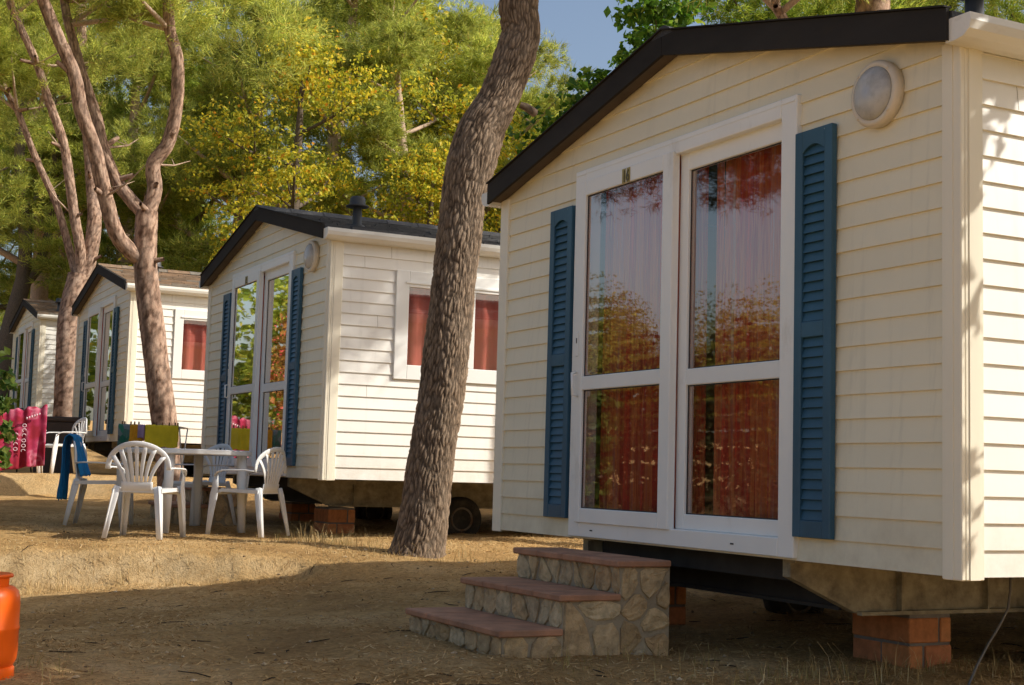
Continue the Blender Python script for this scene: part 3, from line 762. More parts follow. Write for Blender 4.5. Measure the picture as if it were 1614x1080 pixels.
MAT['boardunder'] = paint('brown_soffit', (.10, .070, .045), .7, .2, 8)

def number(txt, root, y, z, x=-.0545):
    cu = bpy.data.curves.new('number', 'FONT'); cu.body = txt; cu.size = .088; cu.extrude = .0012; cu.align_x = 'CENTER'; cu.offset = .0022
    t = bpy.data.objects.new('number_tmp', cu); COL.objects.link(t)
    bpy.context.view_layer.update()
    me = bpy.data.meshes.new_from_object(t.evaluated_get(bpy.context.evaluated_depsgraph_get()))
    bpy.data.objects.remove(t)
    me.materials.clear(); me.materials.append(MAT['gold'])
    o = bpy.data.objects.new('house_number', me); COL.objects.link(o)
    door = [c for c in root.children if c.name.startswith('sliding_door')][0]
    o.parent = door
    o.matrix_basis = Matrix.Translation((x, y, z)) @ Matrix(((0, 0, -1, 0), (-1, 0, 0, 0), (0, 1, 0, 0), (0, 0, 0, 1))) @ Matrix.Diagonal((.8, 1, 1, 1))
    m = MB()
    for k, ch in enumerate(txt):
        yy = y + .024 - .046 * k
        m.box(x + .0012, x + .0022, yy - .018, yy + .018, z - .008, z + .072)
    m.build('number_plate', MAT['goldback'], door)

HOMES = [((4.0, 4.10, -.34), 'nearest cream mobile home with blue shutters and number 16 over its sliding door', '16'),
         ((4.09, 11.545, -.076), 'cream mobile home with dark shingled roof behind the leaning big pine', '15'),
         ((4.076, 19.56, .318), 'cream mobile home with mottled brown roof behind the forked pine trunk', None),
         ((4.55, 30.6, .92), 'farthest small cream mobile home half hidden by the second pine at far left', None)]
proto = make_home()
homes = []
for i, (loc, lab, num) in enumerate(HOMES):
    h = proto if i == 0 else copy_tree(proto)
    h.location = loc
    tag(h, lab, 'mobile home', 'cream mobile homes standing in a row')
    homes.append(h)
for i, h in enumerate(homes):
    for ch in list(h.children):
        nm = ch.name.split('.')[0]
        if i == 0 and nm == 'flue': ch.location = (.21, -.03, .075)
        if i >= 2 and nm == 'roof':
            for o in [ch] + list(ch.children):
                o.material_slots[0].link = 'OBJECT'; o.material_slots[0].material = MAT['rooftile']
        if i >= 2 and nm == 'wall_lamp':
            for o in list(ch.children) + [ch]: bpy.data.objects.remove(o)
    if HOMES[i][2]: number(HOMES[i][2], h, 2.30, 1.945)

# brick piers ---------------------------------------------------------------
def pier(x, y, ztop, lab):
    zg = gz(x + .13, y + .2) - .03
    root = empty('brick_pier', (x, y, zg)); H = ztop - zg
    wx, wy = .265, .40
    m = MB(); m.box(.006, wx - .006, .006, wy - .006, 0, H - .002); m.build('mortar', MAT['brickmortar'], root)
    m = MB(); nc = 2; hgt = (H - .014) / nc
    for c in range(nc):
        z0 = .008 + c * hgt; z1 = z0 + hgt - .014
        if c % 2: pcs = [(0, .185, 0, wy), (.198, wx, 0, .20), (.198, wx, .213, wy)]
        else: pcs = [(0, .085, 0, .19), (0, .085, .203, wy), (.098, wx, 0, wy)]
        for (xa, xb, ya, yb) in pcs:
            j = random.uniform(-.003, .003); m.box(xa + j, xb + j, ya - abs(j), yb, z0, z1, bev=.005)
    m.build('bricks', MAT['brick'], root)
    tag(root, lab, 'brick pier', 'orange brick piers under the mobile homes')
pier(4.76, 5.10, -.602, 'orange brick pier under the right front corner of the nearest cabin')
pier(4.475, 6.92, -.602, 'orange brick pier just right of the stone steps, deep under the nearest cabin')
pier(4.50, 12.42, -.344, 'orange brick pier under the second cabin, left of the big pine')
pier(4.75, 14.25, -.344, 'orange brick pier under the far side of the second cabin')
# hanging cable
m = MB(); pts = [(4.885, 4.6, -.37), (4.885, 4.6, -.45), (4.87, 4.6, -.53), (4.82, 4.6, -.60), (4.75, 4.6, -.68), (4.66, 4.58, -.77), (4.58, 4.55, gz(4.58, 4.55) + .006)]
m.tube(pts, .006, 8)
tag(m.build('electric_cable', MAT['cable']), 'thin grey cable hanging from under the nearest cabin at far right', 'cable')

# ------------------------------------------------------------------ stone steps
def clip(poly, n, d):
    out = []
    for i in range(len(poly)):
        a, b = poly[i], poly[(i + 1) % len(poly)]
        da = a[0] * n[0] + a[1] * n[1] - d; db = b[0] * n[0] + b[1] * n[1] - d
        if da <= 0: out.append(a)
        if (da < 0 < db) or (db < 0 < da):
            t = da / (da - db); out.append((a[0] + (b[0] - a[0]) * t, a[1] + (b[1] - a[1]) * t))
    return out
def rubble(mb, P, u0, u1, v0, v1, size, rr, gap=.0085):
    nu = max(1, round((u1 - u0) / size)); nv = max(1, round((v1 - v0) / size))
    seeds = []
    for i in range(nu):
        for j in range(nv):
            if rr.random() < .14: continue
            seeds.append((u0 + (i + .5 + rr.uniform(-.46, .46)) * (u1 - u0) / nu, v0 + (j + .5 + rr.uniform(-.44, .44)) * (v1 - v0) / nv))
    for i, s in enumerate(seeds):
        poly = [(u0 + .006, v0), (u1 - .006, v0), (u1 - .006, v1), (u0 + .006, v1)]
        for j, t in enumerate(seeds):
            if i == j: continue
            n = (t[0] - s[0], t[1] - s[1]); l = hypot(*n); n = (n[0] / l, n[1] / l)
            d = n[0] * (s[0] + t[0]) / 2 + n[1] * (s[1] + t[1]) / 2 - gap * rr.uniform(.5, 1.5)
            poly = clip(poly, n, d)
            if len(poly) < 3: break
        if len(poly) < 3: continue
        for it in range(1):                                   # knock the corners off
            q = []
            for k in range(len(poly)):
                a, b = poly[k], poly[(k + 1) % len(poly)]
                q += [(a[0] * .78 + b[0] * .22, a[1] * .78 + b[1] * .22), (a[0] * .55 + b[0] * .45 + rr.uniform(-.006, .006), a[1] * .55 + b[1] * .45 + rr.uniform(-.006, .006)), (a[0] * .22 + b[0] * .78, a[1] * .22 + b[1] * .78)]
            poly = q
        poly = [(p[0] + rr.uniform(-.003, .003), p[1] + rr.uniform(-.003, .003)) for p in poly]
        cx = sum(p[0] for p in poly) / len(poly); cy = sum(p[1] for p in poly) / len(poly)
        hgt = rr.uniform(.007, .014); tu, tv = rr.uniform(-.06, .06), rr.uniform(-.06, .06); n = len(poly)
        rings = [(1.0, -.01), (1.0, hgt * .45), (.955, hgt * .9), (.80, hgt), (.45, hgt * 1.05)]
        vs = []
        for g, h in rings:
            for p in poly:
                du, dv = (p[0] - cx) * g, (p[1] - cy) * g
                vs.append(P(cx + du, cy + dv, h + (du * tu + dv * tv if h > 0 else 0) + rr.uniform(-.004, .004)))
        fs = [(r * n + k, r * n + (k + 1) % n, (r + 1) * n + (k + 1) % n, (r + 1) * n + k) for r in range(len(rings) - 1) for k in range(n)]
        fs.append(tuple(range((len(rings) - 1) * n, len(rings) * n)))
        mb.add(vs, fs, 0, False)

def make_steps(loc, n, w, tread, rise, ztop, zg, lab):
    """local: x away from the door is negative; y from 0 (right) to w (left)"""
    root = empty('stone_steps', (loc[0], loc[1], zg))
    rr = random.Random(4)
    H = ztop - zg; th = .034
    mb = MB(); st = MB()
    xs = [-(tread * k + .0) for k in range(n + 1)]
    x_back = .285
    for k in range(n):                    # k = 0 is the top step
        xa = -tread * k; xb = x_back if k == 0 else -tread * (k - 1)
        zt = H - rise * k - th
        mb.box(xa, xb - (.0 if k == 0 else .0), .0, w, -.12, zt, bev=0)
        zlow = 0 if k == n - 1 else zt - rise + th
        rubble(st, lambda u, v, h, xa=xa: (xa - h, u, v), .0, w, max(-.05, zlow) if k == n - 1 else zlow, zt, .115, rr)        # riser
        rubble(st, lambda u, v, h: (u, -h, v), xa, xb, -.06, zt, .128, rr)                        # right flank
        rubble(st, lambda u, v, h: (u, w + h, v), xa, xb, -.06, zt, .128, rr)
    mb.build('masonry_core', MAT['mortar'], root)
    st.build('rubble_facing', MAT['stone'], root)
    for k in range(n):
        xa = -tread * k; xb = x_back if k == 0 else -tread * (k - 1)
        zt = H - rise * k - th
        m = MB()
        nt_ = 4
        for i in range(nt_):
            ya = -.022 + (w + .044) * i / nt_; yb_ = -.022 + (w + .044) * (i + 1) / nt_
            jz = rr.uniform(-.001, .001)
            m.box(xa - .028, xb - .004, ya + (.0015 if i else 0), yb_ - .0015, zt + .0015, zt + th + jz, bev=.006)
        m.build('tread', MAT['terracotta'], root)
    tag(root, lab, 'steps', 'stone entrance steps')
make_steps((3.622, 5.852), 3, 1.065, .316, .159, -.396, -.84, 'three stone steps with terracotta treads below the nearest sliding door')
make_steps((3.62, 13.15), 2, 1.13, .328, .158, -.20, gz(3.3, 13.6), 'low stone steps in the shade of the second cabin, behind the white table')

# ------------------------------------------------------------------ plastic furniture
def make_chair():
    root = empty('garden_chair'); root.scale = (.95, .95, .95)
    P = MAT['chair']
    # seat: dished slab, front at +y
    m = MB(); n = 14; vs = []; fs = []
    def seat_pt(u, v, top):
        hw = .215 + .02 * (1 - v) * 0 + .018 * v
        y = -.205 + .425 * v; x = (2 * u - 1) * hw
        dish = -.016 * (1 - (2 * u - 1) ** 2) * sin(pi * min(1, v * 1.05))
        edge = -.028 * max(0, v - .86) / .14
        return (x, y, .415 + .012 * v + dish + edge - (0 if top else .006))
    for top in (1, 0):
        for i in range(n + 1):
            for j in range(n + 1): vs.append(seat_pt(i / n, j / n, top))
    K = (n + 1) ** 2
    for i in range(n):
        for j in range(n):
            a = i * (n + 1) + j; b = a + n + 1
            fs += [(a, b, b + 1, a + 1), (K + a, K + a + 1, K + b + 1, K + b)]
    m.add(vs, fs, 0, True)
    # skirt
    loop = [(0, j / n) for j in range(n + 1)] + [(i / n, 1) for i in range(1, n + 1)] + [(1, 1 - j / n) for j in range(1, n + 1)] + [(1 - i / n, 0) for i in range(1, n + 1)]
    sk = [Vector(seat_pt(u, v, 1)) for u, v in loop]
    for a, b in zip(sk[:-1], sk[1:]):
        m.add([a, b, b + Vector((0, 0, -.032)), a + Vector((0, 0, -.032))], [(0, 1, 2, 3)])
    m.build('seat', P, root)
    # back: surface leaning back and wrapping forward at the sides
    def back_pt(x, z):
        return Vector((x, -.205 - .22 * (z - .40) * .75 + 1.15 * x * x * max(0, (z - .42) / .38), z))
    m = MB()
    arch = []
    for i in range(25):
        t = pi * (1 - i / 24)
        x = .262 * cos(t); z = .575 + .215 * (sin(t) ** .85)
        arch.append(back_pt(x, z))
    m.ribbon(arch, .044, .016, [(Vector((0, -.1, .9)) + Vector((p.x * 1.6, 0, 0))).normalized()[:] for p in arch], 0, True)
    nsl = 7
    for k in range(nsl):
        s = (k - (nsl - 1) / 2) / ((nsl - 1) / 2)
        xb = s * .106; xt = s * .222; zt = .575 + .215 * (max(0.0, 1 - (xt / .262) ** 2) ** .42) - .012
        pts = []
        for j in range(9):
            t = j / 8; z = .450 + (zt - .450) * t; x = xb + (xt - xb) * (t ** 1.7)
            pts.append(back_pt(x, z))
        m.ribbon(pts, [.026 + .012 * (j / 8) for j in range(9)], .009, (1, 0, 0), 0, True)
    pts = [back_pt(-.135 + .27 * i / 12, .435) for i in range(13)]
    m.ribbon(pts, .075, .010, (0, -.16, 1), 0, True)
    m.build('backrest', P, root)
    for s in (-1, 1):
        m = MB()
        a0 = back_pt(s * .262, .585)
        pts = [a0, Vector((s * .272, a0.y + .08, .592)), Vector((s * .280, .02, .590)), Vector((s * .282, .13, .586)), Vector((s * .278, .185, .570)), Vector((s * .272, .205, .535))]
        m.ribbon(pts, [.040, .044, .050, .050, .046, .040], .014, [(1, 0, 0)] * 6, 0, True)
        m.build('armrest', P, root)
        m = MB()        # front leg rises to the arm
        pts = [(s * .272, .202, .555), (s * .258, .212, .44), (s * .262, .222, .36), (s * .272, .240, .18), (s * .282, .256, 0)]
        m.ribbon(pts, [.042, .060, .074, .056, .040], .014, (.15 * s, 1, 0), 0, True); m.ribbon([Vector(p) + Vector((-s * .024, .014, 0)) for p in pts[1:]], [.052, .062, .048, .034], .012, (1, 0, 0), 0, True)
        m.build('leg', P, root)
        m = MB()
        pts = [(s * .190, -.195, .435), (s * .205, -.205, .36), (s * .228, -.238, .18), (s * .250, -.272, 0)]
        m.ribbon(pts, [.05, .066, .050, .036], .014, (.15 * s, 1, 0), 0, True); m.ribbon([Vector(p) + Vector((-s * .022, -.012, 0)) for p in pts], [.046, .06, .044, .032], .012, (1, 0, 0), 0, True)
        m.build('leg', P, root)
    return root
def facing(dx, dy): return atan2(dy, dx) - pi / 2
chair0 = make_chair()
CH = [((2.60, 11.52), (.52, .85), 'white plastic chair with its fan back to the camera, nearest the bank'),
      ((2.56, 13.10), (.93, -.36), 'white plastic chair left of the table with the blue towel over it'),
      ((3.61, 11.96), (-.67, .74), 'white plastic chair right of the table, seen from behind and side'),
      ((3.50, 13.25), (-.93, -.36), 'white plastic chair mostly hidden behind the table'),
      ((3.28, 19.40), (-.98, -.18), 'far white plastic chair turned left in front of a brown box'),
      ((2.70, 19.10), (.15, .99), 'far white plastic chair almost covered by the pink towel')]
chairs = []
for i, ((x, y), d, lab) in enumerate(CH):
    c = chair0 if i == 0 else copy_tree(chair0)
    c.location = (x, y, gz(x, y) + .004); c.rotation_euler = (0, 0, facing(*d))
    tag(c, lab, 'chair', 'white plastic garden chairs'); chairs.append(c)

def make_table():
    x, y = 3.14, 12.42; root = empty('garden_table', (x, y, gz(x, y) + .005), radians(12))
    m = MB(); n = 48; hx, hy = .50, .57
    def ring(g, z): 
        out = []
        for k in range(n):
            a = 2 * pi * k / n; ca, sa = cos(a), sin(a); e = .62
            out.append((g * hx * math.copysign(abs(ca) ** e, ca), g * hy * math.copysign(abs(sa) ** e, sa), z))
        return out
    rings = [ring(.93, .672), ring(.985, .668), ring(1.0, .676), ring(1.0, .706), ring(.985, .714), ring(.95, .712), ring(.5, .712)]
    vs = sum(rings, []); fs = [(r * n + k, r * n + (k + 1) % n, (r + 1) * n + (k + 1) % n, (r + 1) * n + k) for r in range(len(rings) - 1) for k in range(n)]
    fs += [tuple(range(n)), tuple(range((len(rings) - 1) * n, len(rings) * n))]
    m.add(vs, fs, 0, False); m.build('tabletop', MAT['chair'], root)
    for sx in (-1, 1):
        for sy in (-1, 1):
            m = MB(); m.tube([(sx * .34, sy * .41, .69), (sx * .345, sy * .415, .4), (sx * .36, sy * .43, 0)], [.045, .040, .032], 14); m.build('leg', MAT['chair'], root)
    tag(root, 'white plastic garden table with rounded top among the chairs', 'table')
make_table()

# towels -----------------------------------------------------------------------
def drape(name, path, across, mat, nu=30, nv=40, fold=.012, seed=1, flare=.0):
    """path: polyline of points (centre line), across: half-width vector at each"""
    path = [Vector(p) for p in path]
    L = [0]
    for a, b in zip(path[:-1], path[1:]): L.append(L[-1] + (b - a).length)
    V = []
    for j in range(nv + 1):
        s = L[-1] * j / nv; k = max(i for i in range(len(L)) if L[i] <= s + 1e-9); k = min(k, len(path) - 2)
        t = (s - L[k]) / (L[k + 1] - L[k]); p = path[k].lerp(path[k + 1], t)
        tan = (path[k + 1] - path[k]).normalized(); hang = min(1, abs(s - L[-1] * .5) / (L[-1] * .5) + .15)
        nrm = Vector(across).cross(tan).normalized()
        for i in range(nu + 1):
            u = 2 * i / nu - 1
            d = fold * hang * (sin(u * 9 + seed) + .6 * sin(u * 17 + 2 * seed + s * 2)) + .006 * noise.noise(Vector((u * 3, s * 8, seed)))
            q = p + Vector(across) * u * (1 + flare * hang) + nrm * d
            if j in (0, nv): q = q + Vector((0, 0, .02 * noise.noise(Vector((u * 2.5, seed, j)))))
            V.append(q[:])
    F = [(j * (nu + 1) + i, j * (nu + 1) + i + 1, (j + 1) * (nu + 1) + i + 1, (j + 1) * (nu + 1) + i) for j in range(nv) for i in range(nu)]
    o = fast_mesh(name, V, F, mat, None, True)
    sm = o.modifiers.new('thickness', 'SOLIDIFY'); sm.thickness = .006; sm.offset = 0
    return o
def world_of(ch, p):
    a = ch.rotation_euler.z; v = Vector(p)
    return Vector((v.x * cos(a) - v.y * sin(a), v.x * sin(a) + v.y * cos(a), v.z)) + ch.location
c2 = chairs[1]
ac = world_of(c2, (1, 0, 0)) - c2.location
pth = [(-.05, -.355, .22), (-.05, -.340, .45), (-.05, -.338, .70), (-.05, -.325, .792), (-.05, -.285, .812), (-.05, -.245, .79), (-.05, -.205, .64), (-.05, -.165, .50), (-.05, -.145, .44)]
tag(drape('beach_towel', [world_of(c2, p) for p in pth], ac * .17, MAT['bluetowel'], seed=2, fold=.014), 'blue terry towel hung over the back of the left chair', 'towel')
c6 = chairs[5]; ac = world_of(c6, (1, 0, 0)) - c6.location
pth = [(0, -.40, .06), (0, -.385, .40), (0, -.36, .70), (0, -.34, .80), (0, -.30, .825), (0, -.255, .80), (0, -.21, .6)]
pk = drape('beach_towel', [world_of(c6, p) for p in pth], ac * .285 + Vector((0, 0, .045)), MAT['pink'], nu=44, seed=5, fold=.026)
tag(pk, 'pink and red printed beach towel over a chair at far left', 'towel')
# the white lettering printed down the towel
fw = -(world_of(c6, (0, 1, 0)) - c6.location)
def on_towel(u, z): return world_of(c6, (u, -.40 - .048 + .03 * (z - .1), z))
rr = random.Random(3)
for (u0, zs) in ((-.075, [.30, .36, .42, .48]), (.020, [.28, .345, .41, .475, .54, .60])):
    for z in zs:
        ring_ = [on_towel(u0 + .022 * cos(a) * (1.1), z + .020 * sin(a)) for a in [2 * pi * k / 10 for k in range(10)]]
        m = MB(); m.tube(ring_ + [ring_[0]] if rr.random() < .5 else ring_[: rr.choice([6, 7, 8])], .0055, 5); m.build('printed_letter', MAT['white'], pk)
for k in range(6):
    p = on_towel(.04 + .03 * k, .68 + .012 * k); m = MB(); m.tube([p, p + Vector((.005, 0, .028))], .010, 5); m.build('printed_letter', MAT['white'], pk)

# clothes airer with towels -------------------------------------------------------
A0, A1 = Vector((3.21, 15.63, 0)), Vector((3.81, 15.36, 0)); AD = (A1 - A0).normalized(); AN = Vector((AD.y, -AD.x, 0))
zg = gz(3.5, 15.5)
root = empty('clothes_airer', (A0.x, A0.y, zg))
def rel(p): return Vector(p) - Vector((A0.x, A0.y, zg))
ztop = .425
m = MB()
for o_ in (-.02, .22, .46):
    m.tube([rel(A0 + AN * -o_ + Vector((0, 0, ztop))), rel(A1 + AN * -o_ + Vector((0, 0, ztop)))], .005, 6)
m.tube([rel(A0 + AN * .02 + Vector((0, 0, ztop))), rel(A0 + AN * -.48 + Vector((0, 0, ztop)))], .008, 6); m.tube([rel(A1 + AN * .02 + Vector((0, 0, ztop))), rel(A1 + AN * -.48 + Vector((0, 0, ztop)))], .008, 6)
m.build('rail_frame', MAT['wire'], root)
for A in (A0, A1):
    for (oa, ob) in ((.02, -.48), (-.48, .02)):
        m = MB(); m.tube([rel(A + AN * oa + Vector((0, 0, ztop - .01))), rel(A + AN * ob + Vector((0, 0, zg)))], .008, 6); m.build('leg', MAT['wire'], root)
for k, f_ in enumerate((.06, .10, .20, .26, .33, .55, .62, .72, .83, .93, .97)):
    m = MB(); p = rel(A0.lerp(A1, f_) + AN * .022 + Vector((0, 0, ztop))); m.box(p.x - .007, p.x + .007, p.y - .008, p.y + .008, p.z - .03, p.z + .045); m.build('clothes_peg', MAT['peg'], root)
tag(root, 'wire clothes airer hung with pegged towels behind the white table', 'clothes airer')
def hang(name, f0, f1, drop, mat, lab, cat, seed, off=.0):
    c = A0.lerp(A1, (f0 + f1) / 2); hw = AD * (A1 - A0).length * (f1 - f0) / 2
    base = c + AN * (.032 + off)
    pth = [base + Vector((0, 0, ztop - drop)), base + Vector((0, 0, ztop - drop * .5)), base + Vector((0, 0, ztop + .004)), c + AN * .02 + Vector((0, 0, ztop + .014)), c + AN * .0 + Vector((0, 0, ztop + .002)), c + AN * -.005 + Vector((0, 0, ztop - .16))]
    return tag(drape(name, pth, hw, mat, seed=seed, fold=.004), lab, cat)
hang('towel', .44, .985, .23, MAT['yellowtowel'], 'mustard yellow towel pegged on the clothes airer', 'towel', 1, .006)
hang('towel', .17, .40, .20, MAT['orangecloth'], 'orange cloth pegged on the clothes airer, left of the yellow towel', 'cloth', 2)
hang('towel', .325, .43, .13, MAT['lilac'], 'small lilac cloth pegged next to the yellow towel', 'cloth', 4, .014)
hang('towel', .0, .19, .26, MAT['patch'], 'green and grey patterned cloth at the left end of the airer', 'cloth', 3, .006)

# box, crate --------------------------------------------------------------------
bx, by = 3.20, 21.45; zg = gz(3.5, 21.6)
root = empty('storage_box', (bx, by, zg), radians(-26))
m = MB(); m.box(0, .60, 0, .50, 0, .76, bev=.012)
for k in range(1, 5): m.box(.06 + .1 * k - .004, .06 + .1 * k + .004, -.006, .002, .06, .72)
m.build('body', MAT['brownbox'], root)
m = MB(); m.box(-.015, .615, -.018, .515, .762, .835, bev=.015); m.build('lid', MAT['brownbox'], root)
tag(root, 'dark brown plastic storage box behind the far white chair', 'storage box')
zg = gz(3.0, 21.6); root = empty('charcoal_grill', (3.02, 21.75, zg))
m = MB(); m.lathe([(.0, .62), (.09, .64), (.15, .70), (.17, .77), (.165, .785)], 24); m.build('bowl', MAT['black'], root)
m = MB(); m.lathe([(.172, .788), (.165, .83), (.13, .875), (.07, .90), (.0, .905)], 24); m.tube([(-.04, 0, .90), (-.04, 0, .935), (.04, 0, .935), (.04, 0, .90)], .008, 6); m.build('lid', MAT['black'], root)
for k in range(3):
    a = k * 2 * pi / 3 + .4; m = MB(); m.tube([(.12 * cos(a), .12 * sin(a), .66), (.24 * cos(a), .24 * sin(a), 0)], .011, 8); m.build('leg', MAT['black'], root)
tag(root, 'black grill standing left of the dark brown storage box', 'grill')

# gas bottle --------------------------------------------------------------------
bx, by = .715, 5.86; zg = gz(bx, by) - .01
root = empty('gas_bottle', (bx, by, zg)); root.scale = (.95, .95, .83)
m = MB()
m.lathe([(.0, .05), (.10, .045), (.132, .06), (.147, .095), (.1495, .13), (.150, .228), (.1525, .234), (.1525, .246), (.150, .252), (.1495, .35), (.147, .385), (.139, .412), (.122, .430), (.095, .440), (.05, .444), (.02, .445)], 56)
body = m.build('body', MAT['orange'], root)
m = MB(); m.lathe([(.138, .0), (.142, .004), (.140, .055), (.132, .068), (.128, .064), (.130, .006)], 48); m.build('foot_ring', MAT['orange'], root)
m = MB()
n = 40
for (a0, a1) in ((.35, 2.55), (3.5, 5.7)):            # collar with two hand openings
    vs = []; k_ = 16
    for i in range(k_ + 1):
        a = a0 + (a1 - a0) * i / k_
        for r, z in ((.102, .425), (.106, .478), (.113, .482), (.110, .425)): vs.append((r * cos(a), r * sin(a), z))
    fs = [(i * 4 + q, i * 4 + (q + 1) % 4, (i + 1) * 4 + (q + 1) % 4, (i + 1) * 4 + q) for i in range(k_) for q in range(4)] + [(0, 1, 2, 3), (k_ * 4 + 3, k_ * 4 + 2, k_ * 4 + 1, k_ * 4)]
    m.add(vs, fs, 0, False)
m.lathe([(.102, .474), (.116, .474), (.118, .484), (.112, .491), (.104, .489)], 40)
m.build('collar', MAT['orange'], root)
m = MB(); m.lathe([(.022, .43), (.022, .45), (.014, .455), (.014, .475), (.0, .478)], 16); m.build('valve', MAT['rim'], root)
tag(root, 'orange gas bottle standing on the ground at the left edge', 'gas bottle')

# ------------------------------------------------------------------ trees
def catmull(pts, step):
    P = [Vector(p) for p in pts]; out = []
    P4 = [tuple(p) for p in pts]
    for i in range(len(P) - 1):
        a = np.array(P4[max(i - 1, 0)], float); b = np.array(P4[i], float); c = np.array(P4[i + 1], float); d = np.array(P4[min(i + 2, len(P) - 1)], float)
        n = max(1, int(np.linalg.norm((c - b)[:3]) / step))
        for k in range(n):
            t = k / n
            out.append(.5 * (2 * b + (c - a) * t + (2 * a - 5 * b + 4 * c - d) * t * t + (3 * b - a - 3 * c + d) * t ** 3))
    out.append(np.array(P4[-1], float)); return np.array(out)

def bark_tube(specs, name, mat, parent):
    """specs: list of (points x,y,z,r ; segs ; step ; crack depth ; plate size)"""
    VV = []; FF = []; CC = []; base = 0
    for pts, n, step, depth, plate in specs:
        S = catmull(pts, step); m = len(S)
        ref = np.array((.2, .97, .1)); u = None; s = 0
        for i in range(m):
            t = S[min(i + 1, m - 1), :3] - S[max(i - 1, 0), :3]; t = t / (np.linalg.norm(t) + 1e-9)
            if i: s += np.linalg.norm(S[i, :3] - S[i - 1, :3])
            u = np.cross(t, ref) if u is None else u - t * u.dot(t)
            u = u / np.linalg.norm(u); w = np.cross(t, u); r = S[i, 3]
            for k in range(n):
                a = 2 * pi * k / n; dirn = u * cos(a) + w * sin(a)
                c = 1.0; d = 0
                lump = .07 * r * noise.noise(Vector((cos(a) * 1.2, sin(a) * 1.2, s * 1.6 + base * .01)))
                if depth:
                    q = Vector((cos(a) * r / plate, sin(a) * r / plate, s / plate * .19))
                    wv = noise.noise_vector(Vector((q.x * .45, q.y * .45, q.z * 1.2))) * .7; q = q + Vector((wv.x, wv.y, wv.z * .4))
                    dd = noise.voronoi(q)[0]
                    c = min(1.0, (dd[1] - dd[0]) / .42); c = c * (.75 + .35 * noise.noise(q * 4.1)); c = max(0, min(1, c))
                    d = depth * (c - .7)
                VV.append(S[i, :3] + dirn * (r + lump + d)); CC.append(c)
        for i in range(m - 1):
            for k in range(n):
                FF.append((base + i * n + k, base + i * n + (k + 1) % n, base + (i + 1) * n + (k + 1) % n, base + (i + 1) * n + k))
        base += m * n
    return fast_mesh(name, VV, FF, mat, parent, True, {'crack': CC})

def unit(n, r=RNG):
    v = r.standard_normal((n, 3)); return v / np.linalg.norm(v, axis=1, keepdims=True)
def needles(clumps, tufts, per, L, w, r=RNG, up=.35, droop=0):
    C = np.array([c[0] for c in clumps], float); R = np.array([c[1] for c in clumps], float)
    vol = R.prod(1) ** .8; idx = r.choice(len(C), tufts, p=vol / vol.sum())
    d = unit(tufts, r); rad = r.random((tufts, 1)) ** .45
    pos = C[idx] + d * rad * R[idx]
    # sub-clumps: pull each tuft toward one of many local twig centres for tufted texture
    hv = np.round(pos / .46 + .35 * np.sin(pos[:, [1, 2, 0]] * 3)); pos = pos * .50 + hv * .46 * .50
    ax = d * .8 + np.array([0, 0, up]) + unit(tufts, r) * .5; ax /= np.linalg.norm(ax, axis=1, keepdims=True)
    pos = np.repeat(pos, per, 0) + r.standard_normal((tufts * per, 3)) * .035; ax = np.repeat(ax, per, 0) + unit(tufts * per, r) * .75
    ax /= np.linalg.norm(ax, axis=1, keepdims=True)
    n = len(pos); s = np.cross(ax, unit(n, r)); s /= np.linalg.norm(s, axis=1, keepdims=True)
    ln = L * (.6 + .7 * r.random((n, 1))); ww = w * (.7 + .6 * r.random((n, 1)))
    V = np.stack([pos - s * ww / 2, pos + s * ww / 2, pos + ax * ln], 1).reshape(-1, 3)
    return V, np.arange(n * 3).reshape(-1, 3)
def leaves(clumps, n, size, r=RNG, flat=.4, hole=0.0, lump=.35):
    C = np.array([c[0] for c in clumps], float); R = np.array([c[1] for c in clumps], float)
    vol = R.prod(1) ** .8; idx = r.choice(len(C), n, p=vol / vol.sum())
    d = unit(n, r); pos = C[idx] + d * (r.random((n, 1)) ** .42) * R[idx]
    if lump:
        hv = np.round(pos / lump + .35 * np.sin(pos[:, [1, 2, 0]] * 4)); pos = pos * .66 + hv * lump * .34
    nn = unit(n, r) + d * .5 + np.array([0, 0, flat]); nn /= np.linalg.norm(nn, axis=1, keepdims=True)
    a = np.cross(nn, unit(n, r)); a /= np.linalg.norm(a, axis=1, keepdims=True); b = np.cross(nn, a)
    s = size * (.6 + .8 * r.random((n, 1)))
    V = np.stack([pos - a * s * .55, pos + b * s * .36 + nn * s * .08, pos + a * s * .6, pos - b * s * .36 + nn * s * .08], 1).reshape(-1, 3)
    return V, np.arange(n * 4).reshape(-1, 4)

